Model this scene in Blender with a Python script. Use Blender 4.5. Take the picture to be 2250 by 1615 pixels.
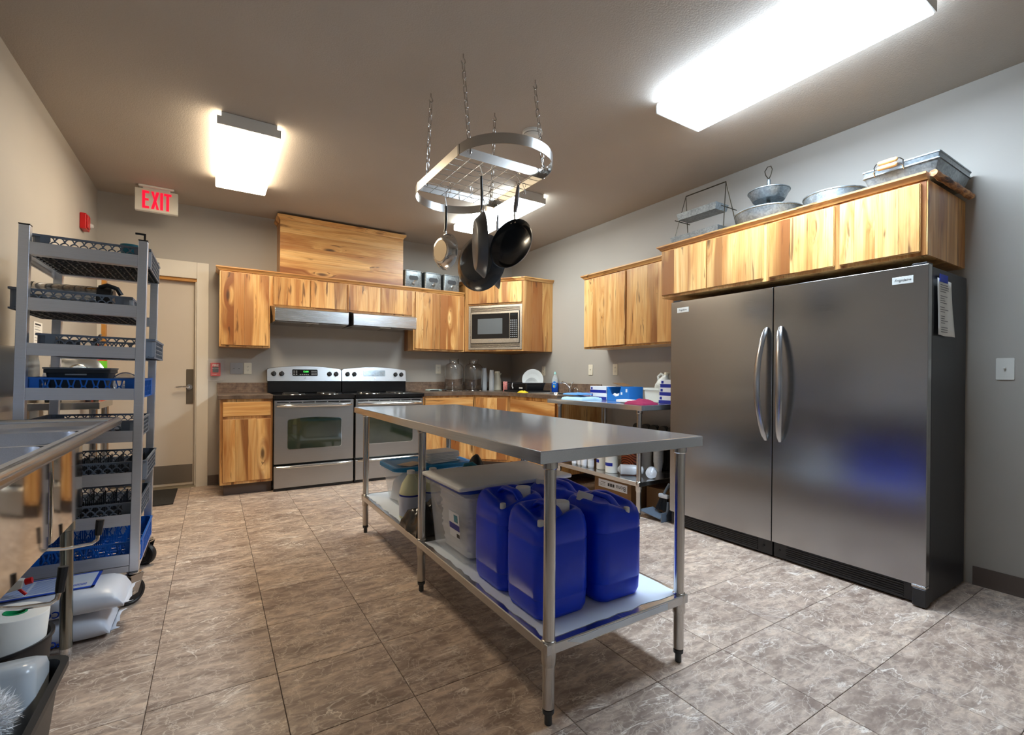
import bpy, bmesh, math, random
from math import pi, sin, cos, radians, sqrt
from mathutils import Vector, Matrix, Euler

for _o in list(bpy.data.objects):
    bpy.data.objects.remove(_o)
S = bpy.context.scene
COL = S.collection
random.seed(7)

# ------------------------------------------------------------------ camera
CX, CY, FPX, W, H = 1130.33, 827.64, 1040.36, 2250.0, 1615.0
YAW, PITCH, ROLL, EYE = 0.5663, -0.002, 0.0082, 1.1513
camd = bpy.data.cameras.new('camera')
cam = bpy.data.objects.new('camera', camd)
COL.objects.link(cam)
_F = Vector((sin(YAW) * cos(PITCH), cos(YAW) * cos(PITCH), sin(PITCH)))
_R0 = Vector((cos(YAW), -sin(YAW), 0))
_U0 = _R0.cross(_F)
_R = _R0 * cos(ROLL) + _U0 * sin(ROLL)
_U = -_R0 * sin(ROLL) + _U0 * cos(ROLL)
_m = Matrix((_R, _U, -_F)).transposed().to_4x4()
_m.translation = Vector((0, 0, EYE))
cam.matrix_world = _m
camd.sensor_fit = 'HORIZONTAL'
camd.sensor_width = 36.0
camd.lens = 36.0 * FPX / W
camd.shift_x = (W / 2 - CX) / W
camd.shift_y = (CY - H / 2) / W
camd.clip_start = 0.02
S.camera = cam

# ------------------------------------------------------------------ world, exposure (the lamps are the ceiling fixtures below)
wd = bpy.data.worlds.new('world')
S.world = wd
wd.use_nodes = True
wd.node_tree.nodes['Background'].inputs[0].default_value = (0.62, 0.66, 0.72, 1)
wd.node_tree.nodes['Background'].inputs[1].default_value = 0.0
S.view_settings.view_transform = 'Standard'
S.view_settings.look = 'None'
S.view_settings.gamma = 1.0
S.view_settings.use_curve_mapping = False
S.view_settings.exposure = 0.85
WARM, COOL, NEUT = (1.0, 0.84, 0.62), (0.66, 0.82, 1.0), (0.86, 0.95, 0.97)
L_WARM, L_COOL, L_NEUT = 23.0, 48.0, 26.0

# ------------------------------------------------------------------ room numbers (metres)
XL, XR, YB, YF, ZC = -0.916, 3.62, 5.787, -1.35, 2.839
CT = 0.95          # worktop height

# ------------------------------------------------------------------ mesh helpers
class G:
    def __init__(s):
        s.v = []
        s.f = []
    def add(s, vs, fs):
        k = len(s.v)
        s.v += [Vector(q) for q in vs]
        s.f += [tuple(i + k for i in f) for f in fs]
        return s
    def box(s, x0, x1, y0, y1, z0, z1):
        if x0 > x1: x0, x1 = x1, x0
        if y0 > y1: y0, y1 = y1, y0
        if z0 > z1: z0, z1 = z1, z0
        return s.add([(x0, y0, z0), (x1, y0, z0), (x1, y1, z0), (x0, y1, z0), (x0, y0, z1), (x1, y0, z1), (x1, y1, z1), (x0, y1, z1)],
                     [(0, 3, 2, 1), (4, 5, 6, 7), (0, 1, 5, 4), (1, 2, 6, 5), (2, 3, 7, 6), (3, 0, 4, 7)])
    def rings(s, rs, cap0=True, cap1=True, close=False):
        n = len(rs[0])
        vs = [p for r in rs for p in r]
        fs = []
        m = len(rs)
        for i in range(m if close else m - 1):
            for j in range(n):
                a = i * n + j; b = i * n + (j + 1) % n
                i2 = (i + 1) % m
                fs.append((a, b, i2 * n + (j + 1) % n, i2 * n + j))
        if not close:
            if cap0: fs.append(tuple(range(n))[::-1])
            if cap1: fs.append(tuple((m - 1) * n + j for j in range(n)))
        return s.add(vs, fs)
    def cyl(s, p0, p1, r0, r1=None, n=16, cap=True):
        p0, p1 = Vector(p0), Vector(p1)
        r1 = r0 if r1 is None else r1
        d = (p1 - p0).normalized()
        a = d.orthogonal().normalized(); b = d.cross(a)
        ring = lambda p, r: [p + (a * cos(2 * pi * k / n) + b * sin(2 * pi * k / n)) * r for k in range(n)]
        return s.rings([ring(p0, r0), ring(p1, r1)], cap, cap)
    def tube(s, pts, r, n=8, close=False, rs=None):
        P = [Vector(p) for p in pts]
        m = len(P)
        out = []
        a = None
        for i in range(m):
            if close: t = P[(i + 1) % m] - P[i - 1]
            else: t = P[min(i + 1, m - 1)] - P[max(i - 1, 0)]
            if t.length < 1e-9: t = Vector((0, 0, 1))
            t.normalize()
            if a is None: a = t.orthogonal().normalized()
            else:
                a = a - t * a.dot(t)
                a = a.normalized() if a.length > 1e-6 else t.orthogonal().normalized()
            b = t.cross(a)
            rr = rs[i] if rs else r
            out.append([P[i] + (a * cos(2 * pi * k / n) + b * sin(2 * pi * k / n)) * rr for k in range(n)])
        return s.rings(out, True, True, close)
    def lathe(s, prof, c=(0, 0, 0), n=24, M=None, cap0=True, cap1=True):
        c = Vector(c)
        rs = []
        for r, z in prof:
            ring = [Vector((max(r, 1e-4) * cos(2 * pi * k / n), max(r, 1e-4) * sin(2 * pi * k / n), z)) for k in range(n)]
            if M is not None: ring = [M @ q for q in ring]
            rs.append([q + c for q in ring])
        return s.rings(rs, cap0, cap1)
    def prism(s, poly, axis, a, b):
        ix = 'xyz'.index(axis)
        def mk(p, t):
            q = [p[0], p[1]]; q.insert(ix, t); return q
        return s.rings([[mk(p, a) for p in poly], [mk(p, b) for p in poly]])
    def xf(s, M):
        s.v = [M @ q for q in s.v]
        return s
    def merge(s, g, M=None):
        return s.add([(M @ q if M is not None else q) for q in g.v], g.f)

def rrect(x0, x1, y0, y1, r, n=4):
    out = []
    for cx, cy, a0 in ((x1 - r, y1 - r, 0), (x0 + r, y1 - r, pi / 2), (x0 + r, y0 + r, pi), (x1 - r, y0 + r, 1.5 * pi)):
        for k in range(n + 1):
            a = a0 + pi / 2 * k / n
            out.append((cx + r * cos(a), cy + r * sin(a)))
    return out

MW = {}
def _mat_of(o):
    return MW[o.name] if o is not None else Matrix()
def thing(name, label, cat, loc=(0, 0, 0), rz=0.0, group=None, rot=None):
    o = bpy.data.objects.new(name, None)
    COL.objects.link(o)
    o.empty_display_size = 0.05
    o.location = loc
    o.rotation_euler = rot if rot else (0, 0, rz)
    MW[o.name] = Matrix.Translation(Vector(loc)) @ o.rotation_euler.to_matrix().to_4x4()
    o['label'] = label; o['category'] = cat
    if group: o['group'] = group
    return o
def mesh_of(g, name, smooth=35, fixn=True):
    me = bpy.data.meshes.new(name)
    me.from_pydata([tuple(q) for q in g.v], [], g.f)
    if fixn:
        bm = bmesh.new(); bm.from_mesh(me)
        bmesh.ops.recalc_face_normals(bm, faces=bm.faces)
        bm.to_mesh(me); bm.free()
    if smooth:
        me.polygons.foreach_set('use_smooth', [True] * len(me.polygons))
        me.set_sharp_from_angle(angle=radians(smooth))
    me.update()
    return me
def part(name, g, mat, parent=None, bev=0.0, world=True, label=None, kind=None, smooth=35, seg=2, sub=0, solid=0.0):
    if world and parent is not None:
        g.xf(_mat_of(parent).inverted())
    me = mesh_of(g, name, smooth)
    me.materials.append(mat)
    o = bpy.data.objects.new(name, me)
    COL.objects.link(o)
    o.parent = parent
    MW[o.name] = _mat_of(parent).copy()
    if bev:
        b = o.modifiers.new('bevel', 'BEVEL'); b.width = bev; b.segments = seg; b.limit_method = 'ANGLE'; b.angle_limit = radians(40); b.harden_normals = bool(smooth)
    if solid:
        b = o.modifiers.new('thickness', 'SOLIDIFY'); b.thickness = solid; b.offset = 0
    if sub:
        b = o.modifiers.new('smooth', 'SUBSURF'); b.levels = sub; b.render_levels = sub
    if label: o['label'] = label
    if kind: o['kind'] = kind
    return o
def single(name, g, mat, label, cat, loc, group=None, **kw):
    """a thing that is one mesh, origin at loc"""
    g.xf(Matrix.Translation(-Vector(loc)))
    o = part(name, g, mat, None, **kw)
    o.location = loc
    MW[o.name] = Matrix.Translation(Vector(loc))
    o['label'] = label; o['category'] = cat
    if group: o['group'] = group
    return o
def inst(src, parent=None, M=None, name=None):
    """another object on the same mesh"""
    o = src.copy()
    if name: o.name = name
    COL.objects.link(o)
    o.parent = parent
    if M is not None: o.matrix_local = M
    MW[o.name] = _mat_of(parent) @ (M if M is not None else Matrix())
    return o
def dup(root, loc, rz=None, label=None, group=None, rot=None):
    r = root.copy(); COL.objects.link(r)
    r.location = loc
    if rot is not None: r.rotation_euler = rot
    elif rz is not None: r.rotation_euler = (0, 0, rz)
    MW[r.name] = Matrix.Translation(Vector(loc)) @ r.rotation_euler.to_matrix().to_4x4()
    if label: r['label'] = label
    if group: r['group'] = group
    for ch in list(root.children):
        c = ch.copy(); COL.objects.link(c); c.parent = r
        MW[c.name] = MW[r.name]
        for gc in ch.children:
            d = gc.copy(); COL.objects.link(d); d.parent = c
    return r
def struct(o):
    o['kind'] = 'structure'
    return o
_txt = 0
def text_g(s, size, depth=0.001, align='CENTER', font_scale=1.0, shear=0.0, bold=0.0, spacing=1.0):
    """lettering as a mesh in the local XY plane, facing +Z, centred"""
    cu = bpy.data.curves.new('lettering', 'FONT')
    cu.body = s; cu.size = size; cu.extrude = depth; cu.align_x = align; cu.align_y = 'CENTER'
    cu.shear = shear; cu.offset = bold; cu.space_character = spacing
    cu.resolution_u = 2
    o = bpy.data.objects.new('lettering', cu)
    COL.objects.link(o)
    dg = bpy.context.evaluated_depsgraph_get()
    me = bpy.data.meshes.new_from_object(o.evaluated_get(dg))
    g = G()
    g.add([v.co.copy() for v in me.vertices], [tuple(p.vertices) for p in me.polygons])
    bpy.data.objects.remove(o); bpy.data.curves.remove(cu); bpy.data.meshes.remove(me)
    return g
def frame(o, right, up):
    """matrix whose X is right, Y is up, Z is the outward normal"""
    r = Vector(right).normalized(); u = Vector(up).normalized(); n = r.cross(u)
    m = Matrix((r, u, n)).transposed().to_4x4(); m.translation = Vector(o)
    return m

# ------------------------------------------------------------------ material helpers
def srgb(r, g, b):
    f = lambda c: (c / 255 / 12.92) if c / 255 <= 0.04045 else ((c / 255 + 0.055) / 1.055) ** 2.4
    return (f(r), f(g), f(b), 1.0)
class N:
    def __init__(s, name):
        s.m = bpy.data.materials.new(name); s.m.use_nodes = True
        s.t = s.m.node_tree; s.n = s.t.nodes; s.l = s.t.links
        s.b = s.n['Principled BSDF']
    def new(s, ty, **kw):
        q = s.n.new(ty)
        for k, v in kw.items():
            if k.startswith('_'): setattr(q, k[1:], v)
            else: q.inputs[k.replace('__', ' ')].default_value = v
        return q
    def link(s, a, b): s.l.new(a, b)
    def set(s, **kw):
        for k, v in kw.items(): s.b.inputs[k.replace('__', ' ')].default_value = v
    def ramp(s, src, stops, mode='LINEAR'):
        q = s.n.new('ShaderNodeValToRGB'); q.color_ramp.interpolation = mode
        e = q.color_ramp.elements
        while len(e) < len(stops): e.new(0.5)
        for i, (p, c) in enumerate(stops):
            e[i].position = p; e[i].color = c if len(c) == 4 else (*c, 1)
        s.link(src, q.inputs[0]); return q.outputs[0]
    def mix(s, fac, a, b, mode='MIX'):
        q = s.n.new('ShaderNodeMix'); q.data_type = 'RGBA'; q.blend_type = mode
        for sock, v in ((q.inputs[0], fac), (q.inputs[6], a), (q.inputs[7], b)):
            if hasattr(v, 'node'): s.link(v, sock)
            else: sock.default_value = v
        return q.outputs[2]
    def math(s, op, a, b=0.0, clamp=False):
        q = s.n.new('ShaderNodeMath'); q.operation = op; q.use_clamp = clamp
        for sock, v in ((q.inputs[0], a), (q.inputs[1], b)):
            if hasattr(v, 'node'): s.link(v, sock)
            else: sock.default_value = v
        return q.outputs[0]
    def coords(s, scale=(1, 1, 1), rand=0.0, rot=(0, 0, 0)):
        tc = s.n.new('ShaderNodeTexCoord'); out = tc.outputs['Object']
        if rand:
            oi = s.n.new('ShaderNodeObjectInfo')
            cm = s.n.new('ShaderNodeCombineXYZ')
            for k, mul in enumerate((rand, rand * 1.7, rand * 2.3)):
                s.link(s.math('MULTIPLY', oi.outputs['Random'], mul), cm.inputs[k])
            ad = s.n.new('ShaderNodeVectorMath'); ad.operation = 'ADD'
            s.link(out, ad.inputs[0]); s.link(cm.outputs[0], ad.inputs[1]); out = ad.outputs[0]
        mp = s.n.new('ShaderNodeMapping'); mp.inputs['Scale'].default_value = scale; mp.inputs['Rotation'].default_value = rot
        s.link(out, mp.inputs[0]); return mp.outputs[0]
    def noise(s, vec, scale, detail=3, rough=0.5, dist=0.0):
        q = s.n.new('ShaderNodeTexNoise')
        q.inputs['Scale'].default_value = scale; q.inputs['Detail'].default_value = detail
        q.inputs['Roughness'].default_value = rough; q.inputs['Distortion'].default_value = dist
        s.link(vec, q.inputs['Vector']); return q.outputs['Fac']
    def bump(s, h, strength, dist=0.001):
        q = s.n.new('ShaderNodeBump'); q.inputs['Strength'].default_value = strength; q.inputs['Distance'].default_value = dist
        s.link(h, q.inputs['Height']); s.link(q.outputs[0], s.b.inputs['Normal'])
    def rand(s):
        return s.n.new('ShaderNodeObjectInfo').outputs['Random']

def plain(name, col, rough=0.5, metal=0.0, var=0.0, vscale=6.0, bump=0.0, bscale=200.0, coat=0.0, trans=0.0, ior=1.45, spec=0.5, bdist=0.001, sheen=0.0, sss=0.0):
    k = N(name)
    c = col if len(col) == 4 else (*col, 1)
    k.set(Base__Color=c, Roughness=rough, Metallic=metal, Coat__Weight=coat, Transmission__Weight=trans, IOR=ior, Specular__IOR__Level=spec, Sheen__Weight=sheen)
    co = None
    if var or bump: co = k.coords()
    if var:
        n = k.noise(co, vscale, 4)
        lo = tuple(x * (1 - var) for x in c[:3]) + (1,); hi = tuple(min(1, x * (1 + var)) for x in c[:3]) + (1,)
        k.link(k.ramp(n, [(0.3, lo), (0.7, hi)]), k.b.inputs['Base Color'])
    if bump:
        k.bump(k.noise(co, bscale, 2), bump, bdist)
    if sss:
        k.set(Subsurface__Weight=sss, Subsurface__Scale=0.02)
    return k.m
def emis(name, col, strength):
    k = N(name)
    k.set(Base__Color=(*[c * .3 for c in col[:3]], 1), Emission__Color=(*col[:3], 1), Emission__Strength=strength)
    return k.m

def wood(name, axis, tone=1.0, dark=0.0):
    k = N(name)
    st = {'x': (0.10, 1, 1), 'y': (1, 0.10, 1), 'z': (1, 1, 0.10)}[axis]
    st2 = {'x': (0.30, 1, 1), 'y': (1, 0.30, 1), 'z': (1, 1, 0.30)}[axis]
    fine = {'x': (0.012, 1, 1), 'y': (1, 0.012, 1), 'z': (1, 1, 0.012)}[axis]
    v = k.coords(st, 41.0)
    v2 = k.coords(st2, 41.0)
    vf = k.coords(fine, 13.0)
    # knots bend the grain around them
    vo = k.n.new('ShaderNodeTexVoronoi'); vo.feature = 'F1'; vo.inputs['Scale'].default_value = 5.2
    vo.inputs['Randomness'].default_value = 1.0
    k.link(v2, vo.inputs['Vector'])
    d = vo.outputs['Distance']
    knot = k.ramp(d, [(0.0, (1, 1, 1)), (0.06, (0.85, 0.85, 0.85)), (0.12, (0, 0, 0))])
    halo = k.ramp(d, [(0.0, (1, 1, 1)), (0.35, (0, 0, 0))], 'EASE')
    pull = k.n.new('ShaderNodeVectorMath'); pull.operation = 'ADD'
    k.link(v, pull.inputs[0])
    cm = k.n.new('ShaderNodeCombineXYZ')
    hb = k.math('MULTIPLY', halo, 0.06)
    for i in range(3): k.link(hb, cm.inputs[i])
    k.link(cm.outputs[0], pull.inputs[1])
    g1 = k.noise(pull.outputs[0], 11.0, 5, 0.55, 1.2)
    g2 = k.noise(pull.outputs[0], 4.0, 2, 0.5, 0.6)
    fl = k.noise(vf, 160.0, 3, 0.6)
    T = lambda c: tuple(min(1, x * tone) for x in c[:3]) + (1,)
    base = k.ramp(g1, [(0.26, T(srgb(176, 112, 52))), (0.40, T(srgb(214, 156, 88))), (0.56, T(srgb(234, 186, 118))), (0.78, T(srgb(240, 203, 146)))])
    heart = k.ramp(g2, [(0.49, (0, 0, 0)), (0.56, (1, 1, 1))])
    r = k.rand()
    hr = k.math('MULTIPLY', heart, k.ramp(r, [(0.10, (0.10, 0.10, 0.10)), (0.80, (0.92, 0.92, 0.92))]))
    c = k.mix(hr, base, T(srgb(148, 86, 36)))
    c = k.mix(k.math('MULTIPLY', k.ramp(fl, [(0.45, (0, 0, 0)), (0.72, (1, 1, 1))]), 0.42), c, T(srgb(150, 90, 40)))
    tonev = k.ramp(k.math('FRACT', k.math('MULTIPLY', r, 7.31)), [(0.0, (0.70, 0.64, 0.56)), (0.35, (0.92, 0.88, 0.84)), (0.7, (1.0, 1.0, 1.0)), (1.0, (1.03, 1.06, 1.10))])
    c = k.mix(1.0, c, tonev, 'MULTIPLY')
    # thin dark mineral streaks that run with the grain near the knots
    ms = k.noise(pull.outputs[0], 26.0, 3, 0.5, 0.5)
    mk = k.math('MULTIPLY', k.ramp(ms, [(0.63, (0, 0, 0)), (0.69, (1, 1, 1))]), 0.75)
    c = k.mix(mk, c, srgb(84, 46, 18))
    c = k.mix(k.math('MULTIPLY', knot, 0.92), c, srgb(56, 28, 10))
    k.link(c, k.b.inputs['Base Color'])
    k.set(Roughness=0.38, Coat__Weight=0.15, Coat__Roughness=0.25)
    k.bump(fl, 0.08, 0.0006)
    return k.m

def steel(name, col, rough, axis='x', amt=0.12, bump=0.03, streak=400.0, aniso=0.0, blotch=0.0):
    k = N(name)
    sc = {'x': (0.01, 1, 1), 'y': (1, 0.01, 1), 'z': (1, 1, 0.01), 'n': (1, 1, 1)}[axis]
    v = k.coords(sc)
    n = k.noise(v, streak, 2, 0.6)
    c = (*col[:3], 1)
    lo = tuple(x * (1 - amt) for x in c[:3]) + (1,)
    k.link(k.ramp(n, [(0.3, lo), (0.7, c)]), k.b.inputs['Base Color'])
    k.set(Metallic=1.0, Anisotropic=aniso)
    rr = k.math('ADD', k.math('MULTIPLY', k.math('SUBTRACT', n, 0.5), rough * 0.5), rough)
    if blotch:
        b = k.noise(k.coords(), 3.0, 3)
        rr = k.math('ADD', rr, k.math('MULTIPLY', k.math('SUBTRACT', b, 0.5), blotch))
    k.link(rr, k.b.inputs['Roughness'])
    k.bump(n, bump, 0.0004)
    return k.m

def paint(name, col, bump=0.25, scale=140.0, rough=0.65, dist=0.0015):
    k = N(name)
    v = k.coords()
    n = k.noise(v, scale, 3, 0.6)
    b = k.noise(v, 1.2, 2)
    lo = tuple(x * 0.95 for x in col[:3]) + (1,); hi = tuple(x * 1.04 for x in col[:3]) + (1,)
    k.link(k.ramp(b, [(0.3, lo), (0.7, hi)]), k.b.inputs['Base Color'])
    k.set(Roughness=rough, Specular__IOR__Level=0.3)
    k.bump(n, bump, dist)
    return k.m

def tile_mat():
    k = N('floor_tile_marble')
    v = k.coords((1, 1, 1), 53.0, (0, 0, 0.6))
    vs = k.coords((0.5, 1.25, 1), 53.0, (0, 0, 0.75))
    a = k.noise(vs, 6.5, 9, 0.70, 0.35)
    b = k.noise(vs, 26.0, 6, 0.65, 0.4)
    base = k.ramp(a, [(0.30, srgb(126, 106, 95)), (0.42, srgb(162, 142, 127)), (0.54, srgb(192, 171, 154)), (0.68, srgb(222, 199, 176))])
    base = k.mix(k.ramp(b, [(0.38, (0.70, 0.70, 0.70)), (0.58, (0, 0, 0))]), base, srgb(126, 107, 97))
    # pale veins where a warped noise crosses its middle
    def vein(vec, scale, w, dist, det=5):
        n = k.noise(vec, scale, det, 0.55, dist)
        q = k.math('ABSOLUTE', k.math('SUBTRACT', n, 0.5))
        return k.ramp(q, [(0.0, (1, 1, 1)), (w, (0, 0, 0))])
    brk = k.ramp(k.noise(v, 7.0, 3), [(0.42, (0, 0, 0)), (0.62, (1, 1, 1))])
    v1 = k.math('MULTIPLY', k.math('MULTIPLY', vein(vs, 5.0, 0.012, 0.9), brk), 0.95)
    v2 = k.math('MULTIPLY', vein(v, 13.0, 0.018, 0.6), 0.55)
    v3 = k.math('MULTIPLY', vein(vs, 9.0, 0.024, 0.4, 8), 0.45)
    base = k.mix(v3, base, srgb(212, 194, 176))
    base = k.mix(v2, base, srgb(226, 212, 196))
    base = k.mix(v1, base, srgb(240, 230, 218))
    tv = k.ramp(k.rand(), [(0.0, (0.98, 0.97, 0.97)), (1.0, (1.12, 1.12, 1.11))])
    base = k.mix(1.0, base, tv, 'MULTIPLY')
    k.link(base, k.b.inputs['Base Color'])
    k.set(Roughness=0.42, Specular__IOR__Level=0.45)
    k.bump(b, 0.06, 0.001)
    return k.m

def laminate(name):
    k = N(name)
    v = k.coords()
    a = k.noise(v, 7.0, 6, 0.65, 0.8); b = k.noise(v, 60.0, 3)
    c = k.ramp(a, [(0.3, srgb(70, 56, 46)), (0.5, srgb(104, 86, 72)), (0.7, srgb(134, 112, 92))])
    c = k.mix(k.math('MULTIPLY', b, 0.25), c, srgb(60, 50, 44))
    k.link(c, k.b.inputs['Base Color']); k.set(Roughness=0.33)
    return k.m
def splash_mat(name):
    """printed slate pattern on a laminate upstand: thin courses of many earth tones"""
    k = N(name)
    tc = k.n.new('ShaderNodeTexCoord')
    sp = k.n.new('ShaderNodeSeparateXYZ'); k.link(tc.outputs['Object'], sp.inputs[0])
    cm = k.n.new('ShaderNodeCombineXYZ')
    k.link(k.math('ADD', sp.outputs[0], sp.outputs[1]), cm.inputs[0]); k.link(sp.outputs[2], cm.inputs[1])
    br = k.n.new('ShaderNodeTexBrick'); br.inputs['Scale'].default_value = 1.0
    br.inputs['Brick Width'].default_value = 0.075; br.inputs['Row Height'].default_value = 0.021
    br.inputs['Mortar Size'].default_value = 0.0013
    br.inputs['Color1'].default_value = srgb(128, 104, 88); br.inputs['Color2'].default_value = srgb(92, 76, 68); br.inputs['Mortar'].default_value = srgb(62, 52, 46)
    k.link(cm.outputs[0], br.inputs['Vector'])
    n = k.noise(k.coords(), 22.0, 5, 0.7)
    c = k.mix(0.55, br.outputs['Color'], k.ramp(n, [(0.3, srgb(70, 58, 52)), (0.5, srgb(132, 106, 86)), (0.7, srgb(160, 140, 118))]))
    k.link(c, k.b.inputs['Base Color']); k.set(Roughness=0.4)
    return k.m
def galv(name):
    k = N(name)
    vo = k.n.new('ShaderNodeTexVoronoi'); vo.inputs['Scale'].default_value = 90.0
    k.link(k.coords(), vo.inputs['Vector'])
    n = k.noise(k.coords(), 12.0, 3)
    c = k.mix(0.5, k.ramp(vo.outputs['Color'], [(0.2, srgb(120, 128, 132)), (0.8, srgb(170, 178, 182))]), k.ramp(n, [(0.3, srgb(115, 122, 124)), (0.7, srgb(165, 172, 176))]))
    k.link(c, k.b.inputs['Base Color']); k.set(Metallic=0.75, Roughness=0.42)
    return k.m
def panel_light(name, col, strength, cx, hw):
    """acrylic lens of a two-tube fixture: gives light over its whole face, most over the two tubes"""
    k = N(name)
    tc = k.n.new('ShaderNodeTexCoord'); sp = k.n.new('ShaderNodeSeparateXYZ'); k.link(tc.outputs['Object'], sp.inputs[0])
    q = k.math('DIVIDE', k.math('ABSOLUTE', sp.outputs[0]), hw)
    f = k.ramp(q, [(0.0, (0.50, 0.50, 0.50)), (0.30, (0.9, 0.9, 0.9)), (0.45, (1, 1, 1)), (0.60, (0.9, 0.9, 0.9)), (0.88, (0.42, 0.42, 0.42)), (1.0, (0.34, 0.34, 0.34))], 'EASE')
    e = k.ramp(k.math('DIVIDE', k.math('ABSOLUTE', sp.outputs[1]), 0.61), [(0.0, (1, 1, 1)), (0.88, (1, 1, 1)), (0.99, (0.42, 0.42, 0.42))], 'EASE')
    k.link(k.math('MULTIPLY', k.math('MULTIPLY', f, e), strength), k.b.inputs['Emission Strength'])
    k.set(Base__Color=(0.85, 0.85, 0.85, 1), Emission__Color=(*col, 1), Roughness=0.3)
    return k.m

# ------------------------------------------------------------------ materials
m_wall = paint('wall_paint_taupe', srgb(176, 170, 161), 0.2, 150.0)
m_ceil = paint('ceiling_paint_taupe', srgb(178, 168, 156), 0.55, 120.0, 0.75, 0.003)
m_grout = plain('grout_dark', srgb(70, 60, 54), 0.8)
m_tile = tile_mat()
m_base = plain('rubber_base_taupe', srgb(96, 82, 74), 0.55)
m_white = plain('white_trim_paint', srgb(222, 214, 200), 0.45, var=0.03, vscale=3)
m_door = plain('beige_door_paint', srgb(206, 194, 178), 0.5, var=0.03, vscale=2)
m_wz, m_wx, m_wy = wood('hickory_grain_up', 'z'), wood('hickory_grain_across', 'x'), wood('hickory_grain_deep', 'y')
m_jamb = plain('varnished_jamb_wood', srgb(196, 138, 66), 0.4, var=0.12, vscale=9)
m_ss = steel('brushed_steel', (0.62, 0.61, 0.59), 0.26, 'x')
m_ssy = steel('brushed_steel_lengthwise', (0.60, 0.60, 0.60), 0.24, 'y', blotch=0.10)
m_ssz = steel('brushed_steel_upright', (0.60, 0.58, 0.55), 0.22, 'z')
m_top = steel('worktable_steel', (0.66, 0.68, 0.71), 0.125, 'y', 0.16, 0.02, 500.0, blotch=0.06)
for _n in m_top.node_tree.nodes:
    if _n.type == 'BSDF_PRINCIPLED': _n.inputs['Metallic'].default_value = 0.82
m_fridge = steel('dark_brushed_steel', (0.385, 0.385, 0.39), 0.215, 'y', 0.06, 0.012, 600.0)
m_alum = steel('satin_aluminium', (0.78, 0.82, 0.90), 0.42, 'x', 0.08, 0.02)
m_chrome = plain('chrome', (0.78, 0.78, 0.78), 0.10, 1.0)
m_wire = plain('polished_wire', (0.55, 0.54, 0.52), 0.22, 1.0)
m_black = plain('black_enamel', (0.008, 0.008, 0.009), 0.18)
m_blackp = plain('black_plastic', (0.016, 0.016, 0.018), 0.42)
m_body = plain('black_textured_cabinet', (0.016, 0.016, 0.019), 0.38, bump=0.1, bscale=400)
m_rubber = plain('black_rubber', (0.012, 0.012, 0.013), 0.6)
m_lam = laminate('brown_laminate')
m_splash = splash_mat('slate_print_laminate')
m_galv = galv('galvanised_sheet')
m_wplast = plain('white_plastic', srgb(228, 226, 218), 0.4)
m_ivory = plain('ivory_plastic', srgb(226, 218, 198), 0.4)
m_cream = plain('cream_plastic', srgb(220, 212, 188), 0.35)
m_red = plain('red_plastic', srgb(190, 22, 26), 0.35)
m_redglow = emis('exit_letters_glow', (1.0, 0.004, 0.035), 0.62)
m_blue = plain('blue_hdpe', (0.0005, 0.040, 0.72), 0.36, var=0.06, vscale=4, sss=0.0)
m_cap = plain('translucent_white_cap', srgb(222, 222, 220), 0.4)
m_glass = plain('clear_glass', (1, 1, 1), 0.03, trans=1.0, ior=1.45)
m_ovenglass = plain('dark_oven_glass', (0.012, 0.018, 0.016), 0.06, spec=0.9)
m_tealab = plain('teal_lid_plastic', srgb(20, 120, 175), 0.4)
m_board = plain('white_cutting_board', srgb(225, 225, 222), 0.5, var=0.03, vscale=5)
m_paper = plain('white_paper', srgb(232, 230, 224), 0.8)
m_film = plain('pale_protective_film', srgb(224, 234, 246), 0.35, var=0.04, vscale=3)
m_bag = plain('black_bin_bag', (0.006, 0.006, 0.007), 0.22)
# ================================================================== the room
# floor: grout bed, one object for each tile
fl = struct(part('floor', G().box(XL - .1, XR + .1, YF - .1, YB + .25, -0.06, -0.0035), m_grout))
TS, TX0, TY0 = 0.4025, 0.2145, 1.2125
_tm = {}
def tile_piece(x0, x1, y0, y1):
    w, d = round(x1 - x0, 4), round(y1 - y0, 4)
    if w < 0.02 or d < 0.02: return
    if (w, d) not in _tm:
        g = 0.0011
        a, b, c = w / 2 - g, d / 2 - g, 0.0012
        gg = G().rings([[(-a, -b, -0.0036), (a, -b, -0.0036), (a, b, -0.0036), (-a, b, -0.0036)],
                        [(-a, -b, -0.0010), (a, -b, -0.0010), (a, b, -0.0010), (-a, b, -0.0010)],
                        [(-a + c, -b + c, 0), (a - c, -b + c, 0), (a - c, b - c, 0), (-a + c, b - c, 0)]], False, True)
        me = mesh_of(gg, 'tile', 0); me.materials.append(m_tile); _tm[(w, d)] = me
    o = bpy.data.objects.new('tile', _tm[(w, d)]); COL.objects.link(o)
    o.parent = fl; o.location = ((x0 + x1) / 2, (y0 + y1) / 2, 0)
def cuts(a, b, o):
    n = math.ceil((a - o) / TS); out = [a]
    while o + n * TS < b - 1e-6:
        if o + n * TS > a + 1e-6: out.append(o + n * TS)
        n += 1
    return out + [b]
_xs, _ys = cuts(XL, XR, TX0), cuts(YF, YB, TY0)
for i in range(len(_xs) - 1):
    for j in range(len(_ys) - 1):
        tile_piece(_xs[i], _xs[i + 1], _ys[j], _ys[j + 1])
struct(part('ceiling', G().box(XL - .1, XR + .1, YF - .1, YB + .1, ZC, ZC + .08), m_ceil))
struct(part('wall_left', G().box(XL - .1, XL, YF - .1, YB + .1, -.03, ZC), m_wall))
struct(part('wall_right', G().box(XR, XR + .1, YF - .1, YB + .1, -.03, ZC), m_wall))
struct(part('wall_rear', G().box(XL, XR, YF - .1, YF, -.03, ZC), m_wall))
DX0, DX1, DZ = -0.884, -0.146, 2.105
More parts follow.
